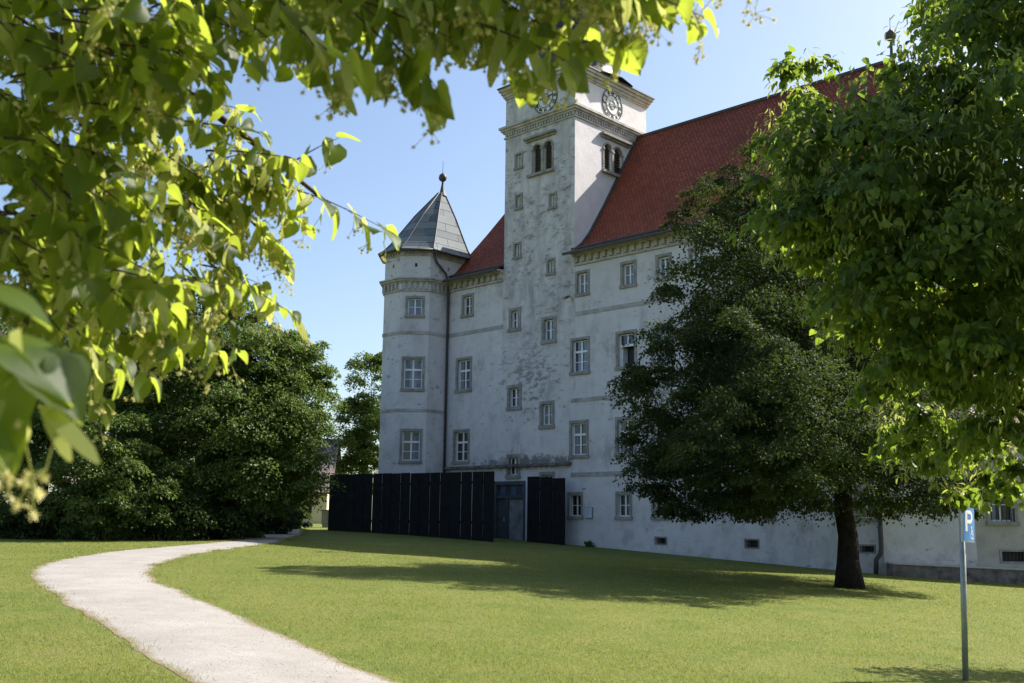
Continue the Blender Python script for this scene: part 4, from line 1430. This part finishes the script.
tk("tallest thicket tree, its top rising behind the near linden branches", (-10.9, 41.0), [(215, 325, 41, 42, 38, 1.6), (185, 345, 41, 50, 42, 1.8), (235, 360, 40, 48, 42, 1.8), (165, 400, 40, 55, 45, 2.0), (220, 410, 39.5, 58, 45, 2.0), (195, 455, 39.5, 60, 42, 2.0), (250, 450, 40, 45, 42, 1.8), (150, 350, 42, 40, 40, 1.8), (200, 298, 41, 24, 20, 0.9), (238, 322, 41, 26, 22, 1.0), (225, 500, 40, 45, 25, 1.5)],
   85000, 0.125, M['wood_leaf'], 21, (-0.5, 0.3, 5.5), 0.22)
tk("rounded thicket tree nearest the cream house and the path end", (-11.4, 42.6), [(290, 362, 41.5, 35, 30, 1.5), (262, 375, 41.5, 38, 36, 1.7), (305, 395, 41.5, 28, 35, 1.5), (280, 415, 40.8, 48, 40, 1.8), (300, 440, 40.8, 32, 32, 1.6), (255, 430, 40.8, 45, 45, 1.8), (285, 470, 40.8, 42, 32, 1.6), (255, 485, 40.8, 38, 30, 1.6), (270, 340, 41.5, 22, 16, 0.8), (322, 395, 41.5, 12, 16, 0.6), (300, 350, 41.5, 22, 20, 0.9)],
   85000, 0.125, M['wood_leaf'], 22, (0.9, -0.4, 5.0), 0.2)
tk("pale green maple standing lowest at the front edge of the thicket", (-14.5, 37.3), [(108, 440, 37, 38, 28, 1.3), (90, 470, 37, 38, 30, 1.4), (130, 475, 37, 38, 30, 1.4), (108, 505, 37, 42, 22, 1.3), (145, 500, 37, 30, 22, 1.1), (75, 505, 37, 30, 20, 1.0)],
   32000, 0.125, M['wood_leaf2'], 23, (0, 0, 2.6), 0.12)
tk("dark thicket tree at the left edge behind the hanging near leaves", (-18.0, 40.0), [(40, 350, 41, 60, 45, 2.0), (10, 400, 40, 60, 50, 2.0), (70, 390, 40, 55, 45, 2.0), (35, 450, 40, 65, 42, 2.0), (100, 355, 42, 50, 42, 1.8), (0, 480, 39, 50, 30, 1.8), (-40, 420, 40, 50, 60, 2.0)],
   34000, 0.16, M['wood_leaf'], 24, (0.2, 0.2, 5.0), 0.2)
tk("slim thicket tree squeezed between the tallest tree and the pale maple", (-14.0, 40.5), [(130, 390, 41, 38, 45, 1.5), (140, 440, 40.5, 42, 40, 1.6), (120, 340, 42, 30, 35, 1.3), (165, 490, 40, 42, 28, 1.6)],
   30000, 0.125, M['wood_leaf'], 25, (0.1, 0, 4.6), 0.15)
# dark rear rank that closes the view
for i, (px, Y, lab) in enumerate([(20, 52, "dark rear tree behind the left edge of the thicket"), (120, 54, "dark rear tree in the middle behind the pale maple"), (215, 55, "dark rear tree behind the tallest thicket tree")]):
    c = at(px, 510, Y)
    tk(lab, (c[0], c[1]), [(px, 380, Y, 60, 40, 2.4), (px - 30, 430, Y, 55, 50, 2.4), (px + 32, 430, Y, 55, 50, 2.4), (px, 485, Y, 65, 35, 2.4)], 16000, 0.2, M['wood_leaf'], 31 + i, (0, 0, 5.5), 0.25)
# hedge-like ivy clad tree at the path end
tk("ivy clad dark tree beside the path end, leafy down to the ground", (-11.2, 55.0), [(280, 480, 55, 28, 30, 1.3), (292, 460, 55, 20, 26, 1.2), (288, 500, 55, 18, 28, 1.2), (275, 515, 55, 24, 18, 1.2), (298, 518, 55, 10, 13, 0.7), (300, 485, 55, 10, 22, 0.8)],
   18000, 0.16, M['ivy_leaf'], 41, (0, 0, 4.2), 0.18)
tk("ivy covered stem with pale new leaves at the bend of the path", (-11.0, 42.0), [(240, 470, 41.8, 12, 30, 0.5), (236, 505, 41.6, 14, 22, 0.5), (243, 525, 41.5, 16, 12, 0.6), (225, 528, 41.3, 14, 9, 0.5)],
   7000, 0.12, M['wood_leaf2'], 42, (0, 0, 3.0), 0.1)
# tree behind the castle's left end
c = at(362, 520, 76)
tk("distant tree showing between the thicket and the castle turret", (c[0], c[1]), [(372, 385, 76, 22, 30, 1.8), (360, 425, 76, 24, 26, 1.9), (380, 430, 76, 25, 40, 2.0), (352, 450, 76, 20, 20, 1.5), (378, 360, 76, 10, 14, 0.9), (366, 468, 76, 22, 22, 1.6)],
   34000, 0.19, M['wood_leaf'], 43, (0, 0, 7), 0.25, name="background_tree")

# undergrowth
grp2 = "shrubs at the foot of the thicket"
for i, (px, py, Y, w_, h_, lab) in enumerate([
        (30, 520, 37.5, 46, 24, "dark shrub at the left end of the thicket foot"), (100, 522, 37.2, 40, 18, "low shrub with pale sprigs under the pale maple"),
        (165, 515, 37.8, 45, 24, "dark shrub under the tallest thicket tree"), (215, 520, 39.5, 30, 20, "small shrub between the dark shrub and the path bend"), (268, 515, 46.5, 28, 24, "shaded shrub beyond the path bend below the rounded tree")]):
    c = at(px, py, Y)
    b = (c[0], c[1], float(gz(c[0], c[1])) - 0.03)
    t = empty("shrub", b); tag(t, lab, "shrub", grp2)
    bl = blobs_px([(px, py, Y, w_, h_, 0.9), (px - w_ * 0.5, py + 6, Y, w_ * 0.5, h_ * 0.6, 0.7), (px + w_ * 0.5, py + 5, Y, w_ * 0.5, h_ * 0.65, 0.7)])
    mb = MB()
    for k in range(6):
        e = Vector(bl[k % 3][:3]) - Vector(b) + Vector((random.uniform(-0.5, 0.5), random.uniform(-0.3, 0.3), 0))
        mb.tube([(0.1 * (k - 3), 0, -0.02), e * 0.5 + Vector((0, 0, 0.1)), e], [0.035, 0.025, 0.008], 5)
    mb.build("stem", M['bark'], t)
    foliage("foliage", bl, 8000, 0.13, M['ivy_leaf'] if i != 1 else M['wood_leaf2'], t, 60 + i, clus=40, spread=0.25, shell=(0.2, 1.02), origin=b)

# weeds at the wall foot
for i, (u, v, s_, lab) in enumerate([(1.35, -0.25, 0.20, "small weed tuft at the castle wall foot below the notice board")]):
    c = castle_pt(u, v, 0)
    b = (c[0], c[1], float(gz(c[0], c[1])))
    t = empty("weed", b); tag(t, lab, "weed", "weeds along the castle wall")
    foliage("leaves", [(b[0], b[1], b[2] + s_ * 0.5, s_, s_ * 0.6, s_ * 0.7)], 260, 0.12, M['wood_leaf2'], t, 80 + i, clus=30, spread=0.3, shell=(0.1, 1), origin=b)

# --- flowering linden reaching in from the right, trunk outside the picture
RB = (7.4, 9.2)
rb = (RB[0], RB[1], float(gz(*RB)) - 0.05)
rl = empty("flowering_linden", rb)
tag(rl, "large flowering linden whose leafy crown fills the upper right", "tree")
rpx = [(800, 110, 9.3, 34, 60, 0.7), (795, 75, 9.4, 20, 35, 0.4), (830, 150, 9.0, 60, 60, 1.0), (800, 185, 9.2, 42, 55, 0.8), (866, 152, 9.6, 52, 40, 0.9), (900, 190, 8.6, 75, 65, 1.3), (850, 235, 8.8, 62, 50, 1.1), (800, 230, 9.0, 32, 26, 0.6),
       (956, 62, 9.2, 52, 60, 1.2), (950, 10, 9.4, 40, 36, 0.9), (985, 40, 8.8, 75, 75, 1.5), (970, 140, 8.4, 75, 75, 1.5), (1010, 230, 8.2, 75, 75, 1.5), (940, 265, 8.6, 75, 60, 1.3), (880, 290, 8.8, 55, 42, 1.0),
       (900, 345, 8.8, 50, 38, 0.9), (960, 345, 8.4, 65, 50, 1.2), (1020, 340, 8.2, 60, 60, 1.3), (985, 410, 8.6, 60, 45, 1.0), (930, 400, 9.7, 45, 34, 0.7), (915, 430, 9.9, 36, 26, 0.6), (960, 455, 10.0, 45, 26, 0.6), (1010, 445, 8.6, 45, 40, 0.8), (1010, 480, 8.8, 30, 14, 0.5), (965, 485, 10.1, 26, 16, 0.4), (900, 468, 10.1, 16, 12, 0.3), (985, 495, 10.1, 24, 10, 0.4), (955, 165, 9.8, 50, 42, 0.8), (1000, 150, 9.8, 50, 62, 0.8), (1022, 170, 8.6, 45, 50, 1.0), (1025, 290, 8.9, 45, 50, 0.9), (1020, 400, 8.9, 40, 35, 0.8)]
rbl = blobs_px(rpx)
# the rest of the crown beyond the frame
rbl += [(6.5, 8.2, 6.8, 2.2, 1.6, 1.6), (7.5, 8.3, 8.0, 2.4, 1.7, 1.8), (9.5, 8.0, 6.5, 2.4, 1.7, 2.0), (6.2, 7.4, 5.0, 1.6, 1.5, 1.6), (8.5, 8.4, 4.5, 2.2, 1.3, 1.8), (9.5, 7.4, 4.5, 2.2, 1.6, 1.8), (8.7, 13.5, 2.8, 1.5, 0.8, 0.7), (10.6, 13.9, 3.2, 1.8, 1.0, 0.9)]
rr = random.Random(5)
limbs = [(rr.uniform(0.3, 0.95), b[:3], rr.uniform(0.05, 0.12)) for b in rbl[::2]]
limbs += [(0.75, tuple(at(960, 40, 9.0)), 0.13), (0.7, tuple(at(880, 180, 9.0)), 0.11)]
trunk(rl, rb, (7.2, 9.1, 6.4), 0.30, 0.16, limbs, M['bark'], 5)
foliage("crown", rbl, 80000, 0.082, M['r_leaf'], rl, 51, tpl=TPL_LEAF6, clus=75, spread=0.24, droop=0.9, flat=0.6, shell=(0.4, 1.08), origin=rb)
foliage("blossom", rbl[:30], 9000, 0.075, M['r_bract'], rl, 52, tpl=TPL_BRACT, clus=9, spread=0.16, droop=1.1, flat=0.7, shell=(0.7, 1.05), origin=rb)

# --- near linden branches hanging in from the upper left
LB = (-3.0, 0.9)
lb = (LB[0], LB[1], float(gz(*LB)) - 0.05)
nl_ = empty("near_linden", lb)
tag(nl_, "near linden whose sunlit flowering branches hang across the upper left", "tree")

# detailed heart shaped leaf, 9 rows x 5 columns
def big_leaf(curl, fold):
    rows, cols = 9, 5
    T, U = [], []
    for i in range(rows):
        t = i / (rows - 1)
        wdt = 0.53 * (math.sin(math.pi * min(1, t * 0.97 + 0.03) ** 0.60) ** 0.85) if 0 < t < 1 else (0.16 if t == 0 else 0.0)
        wdt = max(wdt, 0.012)
        for j in range(cols):
            s = (j - 2) / 2
            y = t - 0.10 * abs(s) ** 1.5 * (1 - t) ** 2 * 1.6
            ser = 0.012 * (1 if i % 2 else -1) * abs(s)
            T.append((s * (wdt + ser * (0 < t < 1)), y, -curl * t * t + fold * abs(s) * wdt * 1.2 + 0.03 * math.sin(5 * t + 2 * s)))
            U.append((0.5 + 0.5 * s * wdt / 0.5, t))
    Fc = [(i * cols + j, i * cols + j + 1, (i + 1) * cols + j + 1, (i + 1) * cols + j) for i in range(rows - 1) for j in range(cols - 1)]
    return np.array(T), np.array(Fc), np.array(U)

LEAFS = [big_leaf(0.18, 0.25), big_leaf(0.35, 0.1), big_leaf(0.05, 0.35), big_leaf(0.28, 0.45)]
acc = {k: ([], [], [], []) for k in range(len(LEAFS))}
twigs, bracts, stalks, flowers = MB(), [], MB(), []
lr = np.random.default_rng(77)
O_ = np.array(lb)

def add_leaf(p, d, nrm_, size):
    k = int(lr.integers(0, len(LEAFS)))
    a = acc[k]
    a[0].append(p); a[1].append(nrm_); a[2].append(d); a[3].append(size)

def add_blossom(p, size=0.085):
    d = norm(np.array([lr.normal(0, 0.45), lr.normal(0, 0.45), -1.0]))
    nr = norm(lr.normal(0, 1, 3))
    bracts.append((p, nr, d, size * lr.uniform(0.8, 1.2)))
    q = p + d * size * 0.5
    e = q + np.array([lr.normal(0, 0.012), lr.normal(0, 0.012), -0.035])
    stalks.tube([q - O_, e - O_], [0.0008, 0.0007], 4, False)
    for _ in range(int(lr.integers(4, 8))):
        f = e + np.array([lr.normal(0, 0.013), lr.normal(0, 0.013), -0.016 + lr.normal(0, 0.009)])
        stalks.tube([e - O_, f - O_], [0.0006, 0.0006], 3, False)
        flowers.append((f, lr.uniform(0.0045, 0.0085)))

def spray(p0, d0, L, nleaf, size, bl=0.5, hang=0.25):
    pts = [np.array(p0, float)]
    d = norm(np.array(d0, float))
    n_ = 6
    for i in range(n_):
        d = norm(d + np.array([lr.normal(0, 0.08), lr.normal(0, 0.08), -hang / n_]))
        pts.append(pts[-1] + d * L / n_)
    twigs.tube([q - O_ for q in pts], [0.0032 * (1 - 0.75 * i / n_) for i in range(n_ + 1)], 5)
    P = np.array(pts)
    for i in range(nleaf):
        f = (i + 0.4) / nleaf * n_
        k = min(n_ - 1, int(f)); q = P[k] + (P[k + 1] - P[k]) * (f - k)
        td = norm(P[k + 1] - P[k])
        side = norm(np.cross(td, np.array([0, 0, 1.0]))) * (1 if i % 2 else -1)
        pd = norm(0.5 * td + 0.8 * side + np.array([0, 0, -0.35]) + lr.normal(0, 0.25, 3))
        pe = q + pd * size * 0.45
        twigs.tube([q - O_, pe - O_], [0.0011, 0.0009], 4, False)
        ld = norm(0.55 * pd + np.array([0, 0, -0.50]) + lr.normal(0, 0.40, 3))
        ln = norm(np.array([0.62, 0.20, 0.68]) + 0.15 * side + lr.normal(0, 0.36, 3))
        add_leaf(pe, ld, ln, size * lr.uniform(0.65, 1.2))
        if lr.random() < bl: add_blossom(q + lr.normal(0, 0.01, 3))
    add_leaf(P[-1], norm(d + np.array([0, 0, -0.4])), norm(np.array([0, 0, 1]) + lr.normal(0, 0.3, 3)), size * 0.85)

# (px, py, rx, ry, Y0, Y1, sprays, blossom)
REG = [
    (40, 30, 75, 50, 1.7, 3.2, 34, 0.3), (140, 30, 70, 45, 1.8, 3.0, 24, 0.4), (50, 120, 80, 50, 1.9, 3.4, 34, 0.3), (30, 200, 70, 50, 1.8, 3.2, 34, 0.3), (60, 270, 75, 40, 1.9, 3.0, 26, 0.5), (120, 130, 40, 60, 2.0, 3.0, 12, 0.5), (30, 320, 50, 30, 1.9, 2.6, 8, 0.5),
    (180, 140, 40, 40, 2.5, 3.2, 7, 0.7), (185, 200, 55, 45, 2.5, 3.2, 10, 0.9), (240, 185, 45, 36, 2.6, 3.1, 7, 0.9), (265, 205, 30, 14, 2.6, 3.0, 3, 1.0), (130, 300, 55, 36, 2.3, 3.0, 9, 1.0), (175, 325, 22, 22, 2.5, 2.8, 2, 1.0), (215, 275, 20, 20, 2.6, 2.9, 3, 1.0),
    (215, 20, 40, 25, 2.0, 2.6, 5, 0.5), (225, -5, 50, 20, 1.9, 2.6, 6, 0.5),
    (320, -14, 50, 24, 1.7, 2.1, 8, 0.7), (390, -20, 50, 22, 1.8, 2.2, 7, 0.8), (460, -24, 50, 20, 1.8, 2.3, 7, 0.9), (525, -22, 36, 16, 1.8, 2.2, 4, 1.0), (590, -24, 40, 16, 1.8, 2.1, 6, 1.0), (480, 22, 20, 14, 1.9, 2.1, 2, 1.0), (630, -36, 20, 10, 1.8, 2.0, 2, 1.0)]
for (px, py, rx, ry, Y0, Y1, ns, bl) in REG:
    for _ in range(ns):
        a = lr.random() * 2 * math.pi; r = math.sqrt(lr.random())
        Y = lr.uniform(Y0, Y1)
        c = at(px + rx * r * math.cos(a) - 25, py + ry * r * math.sin(a) - 12, Y)
        d = np.array([lr.uniform(0.3, 1.0), lr.normal(0.1, 0.4), lr.uniform(-0.55, 0.1)])
        spray(c, d, lr.uniform(0.16, 0.30), int(lr.integers(6, 11)) if bl > 0.6 else int(lr.integers(5, 9)), 0.046 if Y > 2.45 else 0.058, bl * 0.9)
# longer single sprays that reach out of the mass
for (a, b, Ya, Yb, nlf, bl) in [((255, 175), (385, 235), 2.7, 2.8, 8, 0.8), ((280, 170), (345, 150), 2.8, 2.8, 3, 0.6), ((195, 230), (235, 300), 2.6, 2.6, 6, 0.9), ((90, 330), (160, 350), 2.4, 2.5, 5, 0.9),
                              ((500, 0), (522, 78), 2.0, 2.0, 3, 1.0), ((590, -10), (625, 40), 1.9, 1.9, 3, 1.0), ((300, 30), (335, 80), 1.65, 1.65, 3, 0.8), ((390, 40), (425, 100), 1.8, 1.8, 4, 1.0), ((630, -30), (662, -8), 1.9, 1.9, 2, 0.9)]:
    A_, B_ = at(*a, Ya), at(*b, Yb)
    spray(A_, (B_ - A_) + np.array([0, 0, 0.04]), float(np.linalg.norm(B_ - A_)), nlf, 0.075, bl, 0.15)
# a twig above the frame with flowers dangling into it
A_, B_ = at(640, -30, 1.9), at(770, -22, 1.9)
twigs.tube([A_ - O_, B_ - O_], [0.003, 0.0015], 5)
for px in (700, 712, 728, 752, 765):
    add_blossom(at(px, -22, 1.9), 0.06)
# big close leaves at the left edge
for (px, py, Y, sz, tx, ty) in [(-30, 284, 0.95, 0.080, 1.0, -0.16), (5, 345, 0.92, 0.076, 1.0, -0.45), (25, 365, 0.93, 0.075, 0.75, -0.7), (-25, 370, 0.9, 0.08, 0.5, -0.9), (60, 360, 0.95, 0.05, 0.3, -1.0), (-20, 420, 0.92, 0.06, 0.6, -0.8)]:
    add_leaf(at(px, py, Y), np.array([tx, 0.15, ty]), norm(np.array([0.1, -0.45, 0.9]) + lr.normal(0, 0.15, 3)), sz)
for (px, py, Y, s_) in [(15, 330, 0.93, 0.075), (45, 405, 0.93, 0.05), (0, 400, 0.9, 0.06), (28, 415, 0.93, 0.05)]:
    add_blossom(at(px, py, Y), s_)
A_, B_ = at(-120, 250, 0.95), at(40, 370, 0.93)
twigs.tube([A_ - O_, (A_ + B_) / 2 + np.array([0, 0, 0.01]) - O_, B_ - O_], [0.003, 0.002, 0.001], 5)
# the rest of the crown above and left of the frame, which keeps the sky off the inner leaves
for _ in range(760):
    x = lr.uniform(-4.2, -0.65); y = lr.uniform(-1.6, 4.6)
    z = max(3.3, 1.62 + 0.56 * y + 0.25) + lr.uniform(0.0, 1.4)
    spray((x, y, z), (lr.normal(0.4, 0.5), lr.normal(0.2, 0.5), lr.uniform(-0.4, 0.2)), 0.45, 7, 0.14, 0.0)
for _ in range(160):
    y = lr.uniform(-1.0, 3.4)
    x = -(0.56 * max(y, 0) + lr.uniform(0.9, 2.2))
    spray((x, y, lr.uniform(1.6, 3.6)), (lr.normal(0.2, 0.5), lr.normal(0.2, 0.5), lr.uniform(-0.4, 0.1)), 0.45, 7, 0.14, 0.0)
for _ in range(18):  # extra clump added out of view to shade the top strip of leaves
    spray((lr.uniform(0.1, 0.45), lr.uniform(1.9, 2.6), lr.uniform(3.1, 3.5)), (lr.normal(0.4, 0.5), lr.normal(0.2, 0.5), lr.uniform(-0.3, 0.2)), 0.35, 6, 0.10, 0.0)
for _ in range(34):  # another unseen clump, put in to darken the upper left leaves
    spray((lr.uniform(-1.1, -0.45), lr.uniform(2.2, 3.2), lr.uniform(3.3, 3.6)), (lr.normal(0.4, 0.5), lr.normal(0.2, 0.5), lr.uniform(-0.3, 0.2)), 0.35, 6, 0.10, 0.0)
bracts.append((at(48, 412, 0.93), np.array([0.3, -0.9, 0.4]), norm(np.array([0.75, 0.0, -0.66])), 0.066))

V_, F_, U_ = [], [], []
n0 = 0
for k, (T, Fc, U) in enumerate(LEAFS):
    a = acc[k]
    v, f = place((T, Fc), np.array(a[0]), np.array(a[1]), np.array(a[2]), np.array(a[3]))
    V_.append(v); F_.append(f + n0); U_.append(np.tile(U, (len(a[0]), 1)))
    n0 += len(v)
array_mesh("foliage", np.concatenate(V_) - O_, np.concatenate(F_), M['fg_leaf'], nl_, uv=np.concatenate(U_), smooth=True)
bp = [np.array([b[i] for b in bracts]) for i in range(4)]
v, f = place(TPL_BRACT, bp[0], bp[1], bp[2], bp[3])
array_mesh("bract", v - O_, f, M['bract'], nl_, smooth=True)
# flowers: little many-pointed tufts
fp = np.array([q[0] for q in flowers]); fr = np.array([q[1] for q in flowers])
T = []
for i in range(12):
    z = 1 - 2 * (i + 0.5) / 12; th = i * 2.399963
    d = np.array([math.sqrt(1 - z * z) * math.cos(th), math.sqrt(1 - z * z) * math.sin(th), z])
    e = norm(np.cross(d, [0.3, 0.5, 0.8]))
    T += [e * 0.35, -e * 0.35, d]
T = np.array(T); Fc = np.arange(36).reshape(-1, 3)
v, f = place((T, Fc), fp, norm(lr.normal(0, 1, fp.shape)), norm(lr.normal(0, 1, fp.shape)), fr)
array_mesh("blossom", v - O_, f, M['flower'], nl_)
twigs.build("twig", M['twig'], nl_)
stalks.build("flower_stalk", M['bract'], nl_)
# trunk and boughs
tb = Vector(lb)
mb = MB()
mb.tube([(0, 0, -0.1), (0.02, 0, 0.5), (0.05, 0.05, 1.6), (0.1, 0.1, 2.9), (0.25, 0.3, 4.4), (0.5, 0.6, 6.0)], [0.36, 0.27, 0.24, 0.22, 0.17, 0.08], 14)
mb.build("trunk", M['bark'], nl_)
for (pts, r) in [([(-2.75, 1.15, 3.0), tuple(at(-60, 150, 2.7)), tuple(at(70, 175, 2.8)), tuple(at(135, 205, 2.8)), tuple(at(190, 225, 2.8))], 0.030),
                 ([(-2.8, 1.1, 2.7), tuple(at(-80, 10, 2.8)), tuple(at(130, 55, 2.9)), tuple(at(190, 95, 2.9)), tuple(at(250, 140, 2.8)), tuple(at(330, 205, 2.8))], 0.026),
                 ([(-2.7, 1.2, 3.6), tuple(at(60, -90, 2.2)), tuple(at(250, -35, 2.0)), tuple(at(420, -20, 2.0)), tuple(at(560, -18, 2.0)), tuple(at(650, -28, 1.9))], 0.024),
                 ([(-2.85, 1.05, 2.2), tuple(at(-120, 300, 2.4)), tuple(at(60, 290, 2.5)), tuple(at(130, 305, 2.5))], 0.02),
                 ([(-2.85, 1.0, 2.0), tuple(at(-300, 210, 1.2)), tuple(at(-120, 250, 0.95))], 0.016),
                 ([(-2.6, 1.3, 4.0), (-1.9, 2.2, 4.1), (-1.2, 2.9, 4.0), (-0.6, 3.2, 4.3)], 0.04)]:
    mb = MB()
    q = [Vector(p) - tb for p in pts]
    mb.tube(q, [r * (1 - 0.8 * i / (len(q) - 1)) for i in range(len(q))], 8)
    mb.build("branch", M['twig'], nl_)
